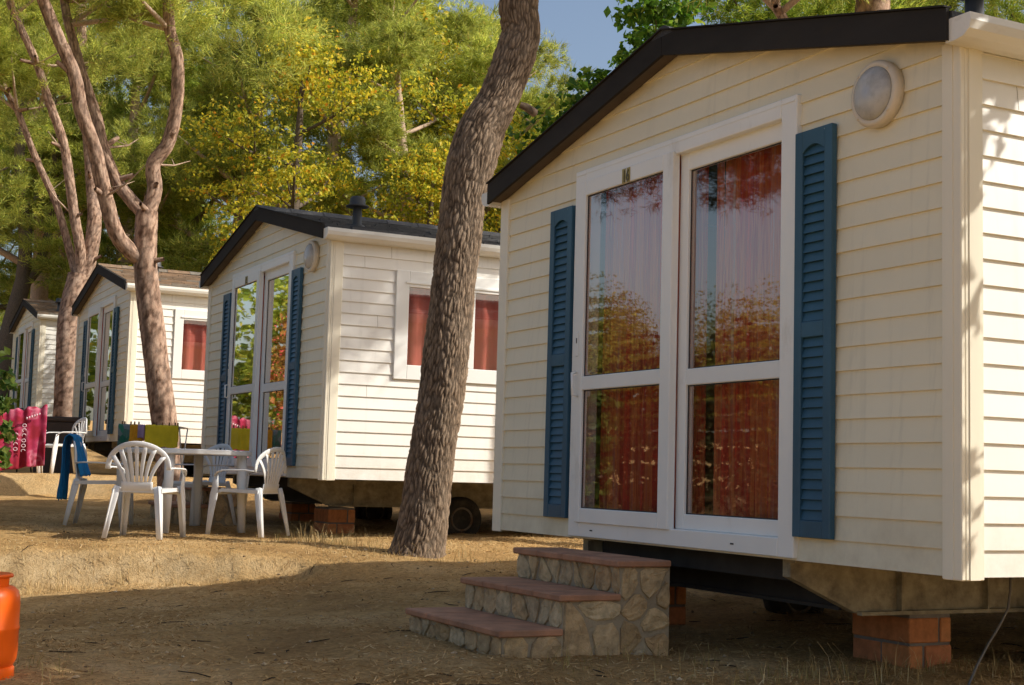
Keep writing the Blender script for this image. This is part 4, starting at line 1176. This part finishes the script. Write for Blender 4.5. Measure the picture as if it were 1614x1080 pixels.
def branchy(base, top, r0, nb, zr, reach, rr, crownz=None):
    """trunk with limbs; returns tube specs and limb tips"""
    b = Vector(base); t = Vector(top)
    mid = b.lerp(t, .5) + Vector((rr.uniform(-.35, .35), rr.uniform(-.35, .35), 0))
    tr = [(*b, r0 * 1.25), (*b.lerp(mid, .35), r0), (*mid, r0 * .8), (*mid.lerp(t, .6), r0 * .5), (*t, r0 * .18)]
    specs = [(tr, 12, .35, 0.0, .1)]; tips = [t]
    S = catmull(tr, .3)
    for k in range(nb):
        f = zr[0] + (zr[1] - zr[0]) * (k + rr.random()) / nb
        p = S[min(len(S) - 1, int(f * len(S)))]; o = Vector(p[:3]); a = k * 2.4 + rr.uniform(-.5, .5)
        ln = reach * (1.1 - .6 * f) * rr.uniform(.75, 1.2)
        e = o + Vector((cos(a) * ln, sin(a) * ln, ln * rr.uniform(.25, .75))); m_ = o.lerp(e, .5) + Vector((0, 0, -.08 * ln))
        rb = max(.012, p[3] * .5)
        specs.append(([(*o, rb), (*m_, rb * .7), (*e, rb * .2)], 6, .35, 0.0, .1)); tips += [e, o.lerp(e, .62) + Vector((rr.uniform(-.4, .4), rr.uniform(-.4, .4), rr.uniform(0, .4)))]
        for q in range(2):
            e2 = m_ + Vector((rr.uniform(-1, 1), rr.uniform(-1, 1), rr.uniform(.2, .9))) * ln * .42
            specs.append(([(*m_, rb * .5), (*e2, rb * .12)], 5, .35, 0.0, .1)); tips.append(e2)
    return specs, tips

def make_tree(name, kind, h, seed, lean=(0, 0), low=.28):
    rr = random.Random(seed); rg = np.random.default_rng(seed)
    root = empty(name)
    specs, tips = branchy((0, 0, -.15), (lean[0], lean[1], h), .02 * h + .02, 13, (low, .97), h * .34, rr)
    bark_tube(specs, 'trunk', MAT['barkpine'] if kind == 'pine' else MAT['barkdark'], root)
    if kind == 'pine':
        cl = [(t[:], (rr.uniform(.55, .95), rr.uniform(.55, .95), rr.uniform(.38, .62))) for t in tips]
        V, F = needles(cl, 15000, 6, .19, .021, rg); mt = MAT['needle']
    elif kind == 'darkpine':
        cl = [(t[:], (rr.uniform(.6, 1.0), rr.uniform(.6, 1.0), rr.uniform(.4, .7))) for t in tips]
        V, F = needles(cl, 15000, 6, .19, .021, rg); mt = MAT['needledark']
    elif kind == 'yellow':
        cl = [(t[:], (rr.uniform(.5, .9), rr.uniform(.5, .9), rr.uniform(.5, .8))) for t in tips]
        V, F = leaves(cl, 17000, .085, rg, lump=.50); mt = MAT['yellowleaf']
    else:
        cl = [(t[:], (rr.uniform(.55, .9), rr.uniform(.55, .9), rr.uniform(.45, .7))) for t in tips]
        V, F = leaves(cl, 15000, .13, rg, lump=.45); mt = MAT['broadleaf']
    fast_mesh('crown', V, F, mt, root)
    return root

PINE_A = make_tree('pine_tree', 'pine', 10.5, 21, (.6, -.3), .22)
PINE_B = make_tree('pine_tree', 'pine', 11.5, 22, (-.7, .4), .30)
PINE_D = make_tree('pine_tree', 'darkpine', 11.0, 23, (.4, .5), .22)
YEL = make_tree('poplar_tree', 'yellow', 8.6, 24, (.3, .2), .16)
YEL2 = make_tree('poplar_tree', 'yellow', 7.2, 25, (-.3, .2), .12)
BRO = make_tree('plane_tree', 'broad', 7.4, 26, (.2, -.2), .25)
used = set()
def plant(proto, x, y, rz, sc, lab, cat, group):
    t = proto if id(proto) not in used else copy_tree(proto); used.add(id(proto))
    t.location = (x, y, gz(x, y)); t.rotation_euler = (0, 0, rz); t.scale = (sc, sc, sc)
    tag(t, lab, cat, group); return t
G1 = 'trees beyond the mobile homes'
T = [
 (PINE_B, 5.4, 37.0, .3, 1.00, 'olive green pine above the farthest mobile home at the left', 'pine tree'),
 (PINE_A, 7.4, 36.5, 1.7, 1.05, 'olive pine behind the left limbs of the forked pine', 'pine tree'),
 (PINE_D, 9.9, 39.0, 2.1, 1.10, 'darker pine between the forked pine and the yellow trees', 'pine tree'),
 (PINE_B, 9.7, 34.0, 4.0, .95, 'olive pine right of the forked pine, above the second cabin gable', 'pine tree'),
 (PINE_D, 4.9, 43.0, 1.0, 1.0, 'dark pine filling the gap at the left edge behind the dark trunk', 'pine tree'),
 (PINE_A, 7.0, 45.0, 2.0, 1.0, 'pine far behind the pink barked trunk', 'pine tree'),
 (PINE_D, 10.6, 41.0, 3.0, .9, 'dark pine far behind the gable of the second cabin', 'pine tree'),
 (PINE_B, 10.9, 31.2, 2.6, 1.02, 'tall olive pine filling the sky between the yellow trees and the second cabin ridge', 'pine tree'),
 (PINE_A, 14.2, 35.0, 5.1, 1.15, 'tall pine far behind the big leaning trunk', 'pine tree'),
 (YEL, 8.5, 26.2, .4, .90, 'tall yellow leaved tree above the ridge of the second cabin', 'poplar tree'),
 (YEL2, 11.0, 25.4, 2.2, .82, 'lower yellow green tree behind the flue of the second cabin', 'poplar tree'),
 (YEL, 13.6, 30.5, 3.1, 1.10, 'yellow tree seen left of the big leaning trunk', 'poplar tree'),
 (PINE_A, 12.0, 28.4, 3.6, .88, 'pale olive pine left of the big leaning trunk', 'pine tree'),
 (YEL2, 12.3, 25.6, 5.0, 1.00, 'small yellowing tree close to the left of the big trunk', 'poplar tree'),
 (PINE_B, 14.6, 29.0, 5.2, .86, 'light pine right of the big leaning trunk', 'pine tree'),
 (PINE_A, 17.4, 34.0, .9, .92, 'distant pine just above the dark bargeboard of the nearest cabin', 'pine tree'),
 (BRO, 12.4, 19.8, .2, 1.00, 'dark green broad leaved tree over the left roof slope of the nearest cabin', 'plane tree'),
 (PINE_D, 17.4, 23.2, 4.4, 1.00, 'dark pine above the ridge of the nearest cabin', 'pine tree'),
 (PINE_B, 20.5, 24.0, 1.2, 1.00, 'pine above the middle of the nearest roof', 'pine tree'),
 (PINE_A, 21.5, 21.5, 2.6, 1.00, 'pine above the right end of the nearest roof', 'pine tree'),
 (BRO, 17.6, 20.8, 2.5, 1.0, 'bright green leafy tree behind the nearest roof, right of its ridge', 'plane tree'),
 (YEL, 19.5, 18.6, 1.0, .9, 'yellowing tree behind the flue of the nearest cabin', 'poplar tree'),
 (PINE_D, 23.5, 19.5, .5, 1.05, 'dark pine at the top right corner', 'pine tree'),
]
for p, x, y, rz_, sc, lab, cat in T: plant(p, x, y, rz_, sc, lab, cat, G1)

# far wood closing the view: one leafy mass
rg = np.random.default_rng(9); cl = []
for i in range(230):
    a = rg.random(); x = -14 + 70 * a; y = 47 + 5 * rg.random() - .42 * max(0, x - 12)
    cl.append(((x, y, gz(x, y) + .6 + 5.2 * rg.random() ** 1.3), (1.9, 1.5, 1.2)))
V, F = leaves(cl, 90000, .26, rg, lump=.7)
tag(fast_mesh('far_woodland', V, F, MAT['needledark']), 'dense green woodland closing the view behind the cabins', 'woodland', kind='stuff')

# the big leaning pine between the first two cabins
root = empty('leaning_pine', (4.72, 10.9, gz(4.72, 10.9)))
T1 = [(4.72, 10.9, -.85, .33), (4.742, 10.9, -.70, .268), (4.755, 10.9, -.6, .240), (4.788, 10.9, -.429, .226), (4.828, 10.9, -.093, .214), (4.882, 10.9, .353, .207), (4.935, 10.9, .803, .208), (4.978, 10.9, 1.264, .207), (5.013, 10.9, 1.69, .197),
      (5.048, 10.9, 2.032, .203), (5.078, 10.9, 2.38, .204), (5.116, 10.9, 2.621, .224), (5.179, 10.9, 2.865, .228), (5.241, 10.9, 3.038, .213), (5.353, 10.9, 3.243, .196), (5.455, 10.9, 3.499, .189), (5.542, 10.9, 3.756, .190), (5.588, 10.9, 3.96, .180), (5.560, 10.9, 4.22, .185),
      (5.60, 10.9, 4.7, .17), (5.8, 10.95, 5.5, .15), (6.1, 11.0, 6.6, .12), (6.3, 11.1, 7.8, .07)]
T1 = [(p[0] * .955, p[1] * .955, p[2] * .955, p[3] * .955) for p in T1]; root.location = (4.51, 10.41, gz(4.51, 10.41)); off = Vector(root.location)
def loc4(L, o=None): o = off if o is None else o; return [(p[0] - o.x, p[1] - o.y, p[2] - o.z, p[3]) for p in L]
rr = random.Random(77)
br = []; tips = [Vector((6.0, 10.6, 7.5))]
for k in range(9):
    p = Vector(T1[-4 + k % 4][:3]) + Vector((0, 0, .2)); a = k * 2.2 + .4; ln = rr.uniform(1.2, 2.0)
    e = p + Vector((cos(a) * ln, sin(a) * ln, ln * .45 + .3)); br.append(([(*p, .06), (*p.lerp(e, .5), .045), (*e, .012)], 7, .2, 0, .1)); tips += [e, p.lerp(e, .65)]
specs = [([(p[0], p[1], p[2], p[3] * .96) for p in loc4(T1)], 210, .012, .017, .025)] + [(loc4(b[0]),) + b[1:] for b in br]
# a broken stub and a knot
specs.append((loc4([(5.44, 10.31, 3.06, .04), (5.35, 10.29, 3.09, .035), (5.30, 10.31, 3.11, .03)]), 10, .02, .004, .02))
bark_tube(specs, 'trunk', MAT['bark'], root)
cl = [((t - off)[:], (rr.uniform(.6, .95), rr.uniform(.6, .95), rr.uniform(.4, .6))) for t in tips]
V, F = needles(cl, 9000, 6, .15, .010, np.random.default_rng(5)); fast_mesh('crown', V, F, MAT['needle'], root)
tag(root, 'big leaning pine trunk with thick furrowed bark between the first two cabins', 'pine tree')

# forked pine in front of the third cabin
def pine_from_limbs(name, limbs, lab, base_r, crown_n, seed, clumps_extra=(), w=.011, mat='barkpine', leafmat='needle', low=True, dep=.006, twigs=True):
    b = limbs[0][0]; o = Vector((b[0], b[1], gz(b[0], b[1]))); root = empty(name, o); rr = random.Random(seed)
    specs = []; tips = []
    for L in limbs:
        specs.append((loc4(L, o), 30, .035, dep, .035))
    for L in limbs[1:]:
        e = Vector(L[-1][:3]); tips.append(e)
        for k in range(6):                                        # side boughs near the tops
            p = Vector(L[-1 - (k % 3)][:3]); d = Vector((rr.uniform(-1, 1), rr.uniform(-1, 1), rr.uniform(.1, .9))).normalized() * rr.uniform(.9, 1.9)
            specs.append((loc4([(*p, .035), (*(p + d * .5 + Vector((0, 0, -.06))), .022), (*(p + d), .006)], o), 6, .15, 0, .1)); tips += [p + d, p + d * .6]
        for k in range(4):
            p = Vector(L[rr.randrange(1, len(L))][:3]); q_ = Vector(L[-1][:3]) ; d = Vector((rr.uniform(-1, 1), rr.uniform(-1, .2), rr.uniform(.0, .6))).normalized() * rr.uniform(.14, .30)
            specs.append((loc4([(*p, .045), (*(p + d * .7), .034), (*(p + d), .026)], o), 8, .06, .004, .03))
        if twigs:
            for k in range(2):                                    # thin dead side twigs lower down
                p = Vector(L[rr.randrange(1, len(L))][:3]); d = Vector((rr.uniform(-.6, 1), rr.uniform(-1, 1), rr.uniform(-.1, .8))).normalized() * rr.uniform(.4, 1.3)
                q = p + d * .5 + Vector((rr.uniform(-.1, .1), rr.uniform(-.1, .1), rr.uniform(-.1, .05)))
                specs.append((loc4([(*p, .018), (*q, .010), (*(p + d), .003)], o), 5, .15, 0, .1))
                for z_ in range(2):
                    d2 = Vector((rr.uniform(-1, 1), rr.uniform(-1, 1), rr.uniform(-.2, .8))) * .3
                    specs.append((loc4([(*q, .007), (*(q + d2), .002)], o), 4, .15, 0, .1))
    bark_tube(specs, 'trunk', MAT[mat], root)
    cl = [((t - o)[:], (rr.uniform(.5, .9), rr.uniform(.5, .9), rr.uniform(.35, .55))) for t in tips] + [((Vector(c[0]) - o)[:], c[1]) for c in clumps_extra]
    V, F = needles(cl, crown_n, 6, .15, w, np.random.default_rng(seed)); fast_mesh('crown', V, F, MAT[leafmat], root)
    tag(root, lab, 'pine tree'); return root
def R(L, r0, r1, e=1.0):
    n = len(L) - 1; return [(*p, .91 * (r0 + (r1 - r0) * (i / n) ** e)) for i, p in enumerate(L)]
P1 = [R([(4.22, 17.3, -.75), (4.2, 17.3, -.08), (4.13, 17.3, .34), (4.0, 17.3, 1.04), (3.87, 17.3, 1.81), (3.77, 17.3, 2.43), (3.75, 17.3, 2.75), (3.75, 17.3, 3.12)], .185, .150),
      R([(3.82, 17.3, 2.2), (3.74, 17.3, 2.48), (3.57, 17.28, 2.60), (3.37, 17.2, 2.80), (3.2, 17.1, 3.21), (3.02, 17, 3.76), (2.83, 16.9, 4.16), (2.71, 16.8, 4.56), (2.47, 16.7, 4.98), (2.28, 16.6, 5.33), (2.04, 16.5, 5.85), (1.8, 16.4, 6.6)], .120, .07),
      R([(3.75, 17.3, 2.95), (3.72, 17.32, 3.08), (3.6, 17.4, 3.23), (3.4, 17.5, 3.5), (3.24, 17.6, 3.91), (3.15, 17.7, 4.32), (2.95, 17.8, 4.91), (2.79, 17.9, 5.48), (2.73, 18, 5.82), (2.63, 18.2, 6.62)], .10, .055),
      R([(3.75, 17.3, 2.9), (3.77, 17.3, 3.1), (3.83, 17.3, 3.4), (3.8, 17.3, 3.71), (3.94, 17.2, 3.98), (4.0, 17.1, 4.44), (3.96, 17, 4.97), (3.85, 17, 5.35), (3.78, 16.9, 5.69), (3.67, 16.8, 6.5)], .115, .07)]
pine_from_limbs('forked_pine', P1, 'pinkish pine trunk forking into three limbs in front of the third cabin', .18, 12000, 31,
                [((4.9, 17.4, 5.2), (.8, .6, .35)), ((5.3, 17.0, 5.7), (.7, .6, .4)), ((3.3, 18.4, 5.0), (.5, .5, .3))])
P2 = [R([(4.41, 26.0, -.2), (4.40, 26.0, .33), (4.39, 26.0, .98), (4.36, 26.0, 1.92), (4.36, 26.0, 2.64), (4.46, 26.0, 3.4)], .27, .20),
      R([(4.42, 26, 3.0), (4.5, 26, 3.3), (4.64, 26, 3.64), (4.7, 26, 4.4), (4.65, 26.2, 5.18), (4.54, 26.3, 6.2), (4.4, 26.4, 7.4), (4.32, 26.5, 8.63), (4.23, 26.5, 9.71)], .17, .09),
      R([(4.43, 26, 3.0), (4.46, 26, 3.26), (4.47, 25.9, 3.77), (4.31, 25.8, 4.41), (4.05, 25.7, 5.62), (3.74, 25.6, 6.36), (3.47, 25.5, 7.01), (3.03, 25.4, 7.8), (2.76, 25.4, 8.36)], .125, .06),
      R([(4.44, 26, 3.1), (4.44, 26, 3.31), (4.39, 26.3, 3.71), (4.1, 26.5, 4.71), (3.72, 26.6, 5.51), (3.34, 26.7, 6.41), (3.14, 26.8, 6.77), (2.78, 26.9, 7.5)], .095, .05)]
pine_from_limbs('pine_tree', P2, 'pink barked pine standing between the third and the farthest cabin', .25, 14000, 32,
                [((3.6, 27.5, 5.2), (.8, .7, .5)), ((5.6, 27, 6.0), (.9, .8, .5)), ((3.2, 27.8, 6.6), (.9, .8, .6)), ((2.9, 28.5, 4.6), (.7, .7, .5))], w=.013)
P3 = [R([(4.55, 36, .4), (4.6, 36, 2.57), (4.67, 36, 3.36), (4.9, 36, 4.47)], .26, .22),
      R([(4.88, 36, 4.3), (4.87, 36, 5.58), (4.64, 36, 6.98), (4.59, 36, 9.06), (4.38, 36, 11.45)], .20, .10),
      R([(4.88, 36, 4.3), (5.21, 36, 4.82), (5.45, 36, 5.96), (5.48, 36, 7.57), (5.23, 36, 9.97)], .15, .08)]
pine_from_limbs('pine_tree', P3, 'dark pine trunk beyond the farthest cabin at the left edge', .25, 12000, 33, [((4.2, 36, 6.2), (1.2, 1, .6)), ((6, 36, 7), (1, 1, .6))], w=.018, mat='barkdark', dep=.0)
# pine in the gap behind the nearest cabin (its trunk shows over the ridge)
P4 = [R([(8.30, 9.75, -.9), (8.35, 9.7, .8), (8.5, 9.65, 2.6), (8.58, 9.7, 4.0), (8.72, 9.75, 5.2)], .22, .165),
      R([(8.68, 9.74, 4.9), (8.8, 9.8, 5.6), (9.1, 9.7, 6.5), (9.2, 9.6, 7.6)], .15, .08),
      R([(8.5, 9.66, 3.0), (8.2, 9.9, 3.7), (7.85, 10.1, 4.3), (7.5, 10.3, 5.0), (7.2, 10.4, 5.8)], .07, .03)]
pine_from_limbs('pine_tree', P4, 'reddish pine trunk rising behind the roof of the nearest cabin', .2, 15000, 34,
                [((7.9, 9.0, 4.95), (.7, .5, .22)), ((7.2, 9.3, 4.75), (.4, .4, .15)), ((8.0, 9.2, 5.6), (1.0, .8, .45)), ((7.4, 8.8, 6.2), (.9, .8, .5)), ((9.0, 9.0, 6.2), (1.0, .8, .5)), ((7.0, 9.4, 5.4), (.8, .7, .4)), ((6.4, 9.0, 6.4), (.9, .8, .45)), ((7.6, 7.6, 6.9), (1.1, 1, .5)), ((9.6, 10.4, 6.4), (1, .9, .5))], dep=.004)
# pine in the gap between the second and third cabins

# trees on the open side, outside the picture but mirrored in the glass; dark hedge and shade tree are added
def shrub(name, x, y, h, w, n, size, mat, lab, cat, seed, flowers=0, group=None, zlow=.3):
    rr = random.Random(seed); rg = np.random.default_rng(seed)
    root = empty(name, (x, y, gz(x, y)))
    cl = []; specs = []
    for k in range(16):
        a = rr.uniform(0, 2 * pi); q = rr.random() ** .6; e = Vector((cos(a) * w * q * .8, sin(a) * w * q * .8, h * rr.uniform(zlow, .92) * (1.05 - .3 * q)))
        specs.append(([(cos(a) * .08, sin(a) * .08, -.05, .022), (e.x * .6, e.y * .6, e.z * .6, .014), (*e, .004)], 5, .2, 0, .1))
        cl.append((e[:], (w * .36, w * .36, h * .16))); cl.append(((e.x * .62, e.y * .62, e.z * (.62 if zlow < .4 else .88)), (w * .34, w * .34, h * .16)))
    bark_tube(specs, 'stems', MAT['barkdark'], root)
    V, F = leaves(cl, n, size, rg, lump=.22); fast_mesh('foliage', V, F, mat, root)
    if flowers:
        V, F = leaves([(c[0], (c[1][0] * 1.05, c[1][1] * 1.05, c[1][2] * 1.05)) for c in cl[::2]], flowers, .05, rg, lump=.30); fast_mesh('flowers', V, F, MAT['petal'], root)
    tag(root, lab, cat, group); return root
shrub('oleander_bush', 1.12, 12.3, 2.0, .62, 9000, .075, MAT['oleander'], 'dark green leafy bush poking in at the left edge', 'bush', 41, 12)
for k, (x, y, h, w) in enumerate([(-.5, 21.0, 3.4, 1.6), (-.9, 24.2, 3.9, 1.8), (-.5, 18.4, 3.0, 1.4), (-2.2, 27.5, 4.2, 2.0)]):
    shrub('oleander_bush', x, y, h, w, 17000, .10, MAT['oleander2'], 'pink flowering oleander mirrored in the second cabin door', 'bush', 50 + k, 3600, 'flowering oleanders mirrored in the second cabin door')
for k, (x, y, h, w) in enumerate([(-3.0, 12.6, 2.7, 1.5), (-3.5, 15.0, 3.0, 1.6), (-3.0, 17.4, 2.9, 1.6), (-3.8, 19.8, 3.4, 1.7), (-3.2, 10.4, 2.5, 1.4), (-5.2, 14.0, 3.3, 1.9), (-5.6, 18.0, 3.8, 2.0)]):
    shrub('hedge_shrub', x, y, h, w, 30000, .036, MAT['hedgeleaf'], 'sunny yellow green shrub mirrored in the nearest sliding door', 'shrub', 60 + k, 0, 'shrubs mirrored in the nearest sliding door', .52)
root = empty('added_dark_hedge', (-1.9, 14.5, gz(-1.9, 14.5))); rg = np.random.default_rng(88); rr = random.Random(88)  # hedge added out of view to keep the lower glass reflection dark
cl = [((rr.uniform(-.3, .3), -4 + 8 * k / 39, rr.uniform(.3, 2.05)), (.45, .5, .35)) for k in range(40)] + [((rr.uniform(-.3, .3), -4 + 8 * k / 39, .3 + 1.5 * ((k * 7) % 10) / 10), (.45, .5, .4)) for k in range(40)]
V, F = leaves(cl, 30000, .06, rg, lump=.2); fast_mesh('foliage', V, F, MAT['needleshade'], root)
bark_tube([([(0, -3.6 + .9 * k, -.1, .03), (.05, -3.6 + .9 * k, .8, .02), (-.1, -3.5 + .9 * k, 1.7, .008)], 6, .2, 0, .1) for k in range(9)], 'stems', MAT['barkdark'], root)
tag(root, 'added dark hedge that darkens the low reflection in the nearest sliding door', 'hedge')
P5 = [R([(-2.6, 9.6, -.9), (-2.55, 9.7, 1.5), (-2.4, 9.9, 3.2), (-2.2, 10.2, 4.6)], .16, .11),
      R([(-2.25, 10.1, 4.3), (-2.1, 11.2, 5.0), (-2.0, 12.6, 5.2), (-2.0, 14.0, 4.6), (-2.0, 15.2, 4.2), (-2.0, 16.6, 4.05)], .08, .015), R([(-2.0, 12.6, 5.0), (-2.0, 13.0, 4.4), (-2.0, 13.4, 3.7)], .03, .01),
      R([(-2.2, 10.2, 4.5), (-1.9, 11.0, 5.6), (-1.7, 11.9, 6.4)], .08, .03)]
pine_from_limbs('pine_tree', P5, 'pine with drooping boughs mirrored in the upper glass of the nearest sliding door', .2, 9000, 35,
                [((-2.0, 13.3, 3.55), (.5, .6, .38)), ((-2.0, 12.7, 4.0), (.6, .7, .35)), ((-2.0, 13.9, 4.1), (.5, .6, .25)), ((-2.0, 15.2, 3.75), (.45, .45, .30)), ((-2.0, 15.5, 4.2), (.5, .6, .25)), ((-1.9, 12.2, 3.7), (.35, .4, .3))], w=.010, mat='barkdark', leafmat='needleshade')
root = empty('added_shade_tree', (4.75, 2.6, gz(4.75, 2.6))); o_ = Vector(root.location); rg = np.random.default_rng(71)  # unseen tree added as sun blocker; crown shaped to shade the foreground
LC = [((c[0][0] + .25, *c[0][1:]), c[1]) for c in [((4.55, 2.75, .3), (.62, .4, .5)), ((4.55, 2.8, 1.2), (.66, .4, .55)), ((4.65, 2.8, 2.0), (.62, .4, .5)), ((4.95, 2.85, 2.75), (.40, .35, .4)), ((4.0, 2.75, 2.5), (.42, .3, .5)), ((4.35, 2.85, 4.5), (.6, .45, .5)), ((5.1, 2.85, 4.15), (.6, .45, .45)),
      ((5.9, 2.8, 4.5), (.65, .5, .45)), ((6.7, 2.8, 5.0), (.7, .5, .5)), ((7.4, 2.7, 5.6), (.7, .5, .55)), ((5.6, 2.8, 5.2), (.7, .5, .5)), ((6.5, 2.8, 5.9), (.8, .6, .5)), ((4.9, 2.75, 5.2), (.6, .45, .5))]]
bark_tube([(loc4([(4.75, 2.6, -1, .12), (4.7, 2.65, 1.5, .09), (4.9, 2.7, 3.4, .07), (5.3, 2.75, 5.0, .03)], o_), 12, .2, 0, .1)] + [(loc4([(4.85, 2.7, 3.0, .05), (*((Vector(c[0]) + Vector((4.85, 2.7, 3.0))) / 2 + Vector((0, 0, -.1))), .035), (*c[0], .01)], o_), 6, .2, 0, .1) for c in LC], 'trunk', MAT['barkdark'], root)
V, F = leaves([((Vector(c[0]) - o_)[:], c[1]) for c in LC], 26000, .095, rg, lump=.2); fast_mesh('crown', V, F, MAT['broadleaf'], root)
tag(root, 'added unseen leafy tree beside the corner of the nearest cabin, shaped to shade the foreground', 'laurel tree')

# ------------------------------------------------------------------ light, sky, camera
SUN = Vector((1.04, -.73, 1.0)).normalized()
el = math.asin(SUN.z); az = atan2(SUN.x, SUN.y)
w = bpy.data.worlds.new('World'); scn.world = w; w.use_nodes = True
nt = w.node_tree; bg = nt.nodes['Background']
sky = nt.nodes.new('ShaderNodeTexSky'); sky.sky_type = 'NISHITA'; sky.sun_disc = False
sky.sun_elevation = el; sky.sun_rotation = az; sky.altitude = 30; sky.air_density = 1.0; sky.dust_density = 3.5; sky.ozone_density = 1.0
hs = nt.nodes.new('ShaderNodeHueSaturation'); hs.inputs['Saturation'].default_value = 1.0
nt.links.new(sky.outputs[0], hs.inputs['Color']); wt = mixc(nt, 1.0, hs.outputs['Color'], (1.06, 1.04, 1.02), 'MULTIPLY'); nt.links.new(wt, bg.inputs['Color']); bg.inputs['Strength'].default_value = .15
sun = bpy.data.lights.new('sun', 'SUN'); sun.energy = 5.0; sun.angle = radians(.55); sun.color = (1.0, .95, .86)
so = bpy.data.objects.new('sun', sun); COL.objects.link(so); so.location = SUN * 40
so.rotation_euler = (-SUN).to_track_quat('-Z', 'Y').to_euler()

yaw, pitch, roll = .473493, .0942495, -.0277057
d = Vector((sin(yaw) * cos(pitch), cos(yaw) * cos(pitch), sin(pitch))); r = Vector((cos(yaw), -sin(yaw), 0)); u = r.cross(d)
r2 = r * cos(roll) - u * sin(roll); u2 = u * cos(roll) + r * sin(roll)
cam = bpy.data.cameras.new('camera'); cam.sensor_width = 36; cam.lens = 2211.29 / 1614 * 36; cam.clip_start = .05; cam.clip_end = 2000
co = bpy.data.objects.new('camera', cam); COL.objects.link(co)
co.matrix_world = Matrix(((r2.x, u2.x, -d.x, 0), (r2.y, u2.y, -d.y, 0), (r2.z, u2.z, -d.z, 0), (0, 0, 0, 1)))
scn.camera = co
scn.view_settings.view_transform = 'Standard'; scn.view_settings.look = 'None'; scn.view_settings.exposure = 0; scn.view_settings.gamma = 1
scn.cycles.max_bounces = 8; scn.cycles.transparent_max_bounces = 12
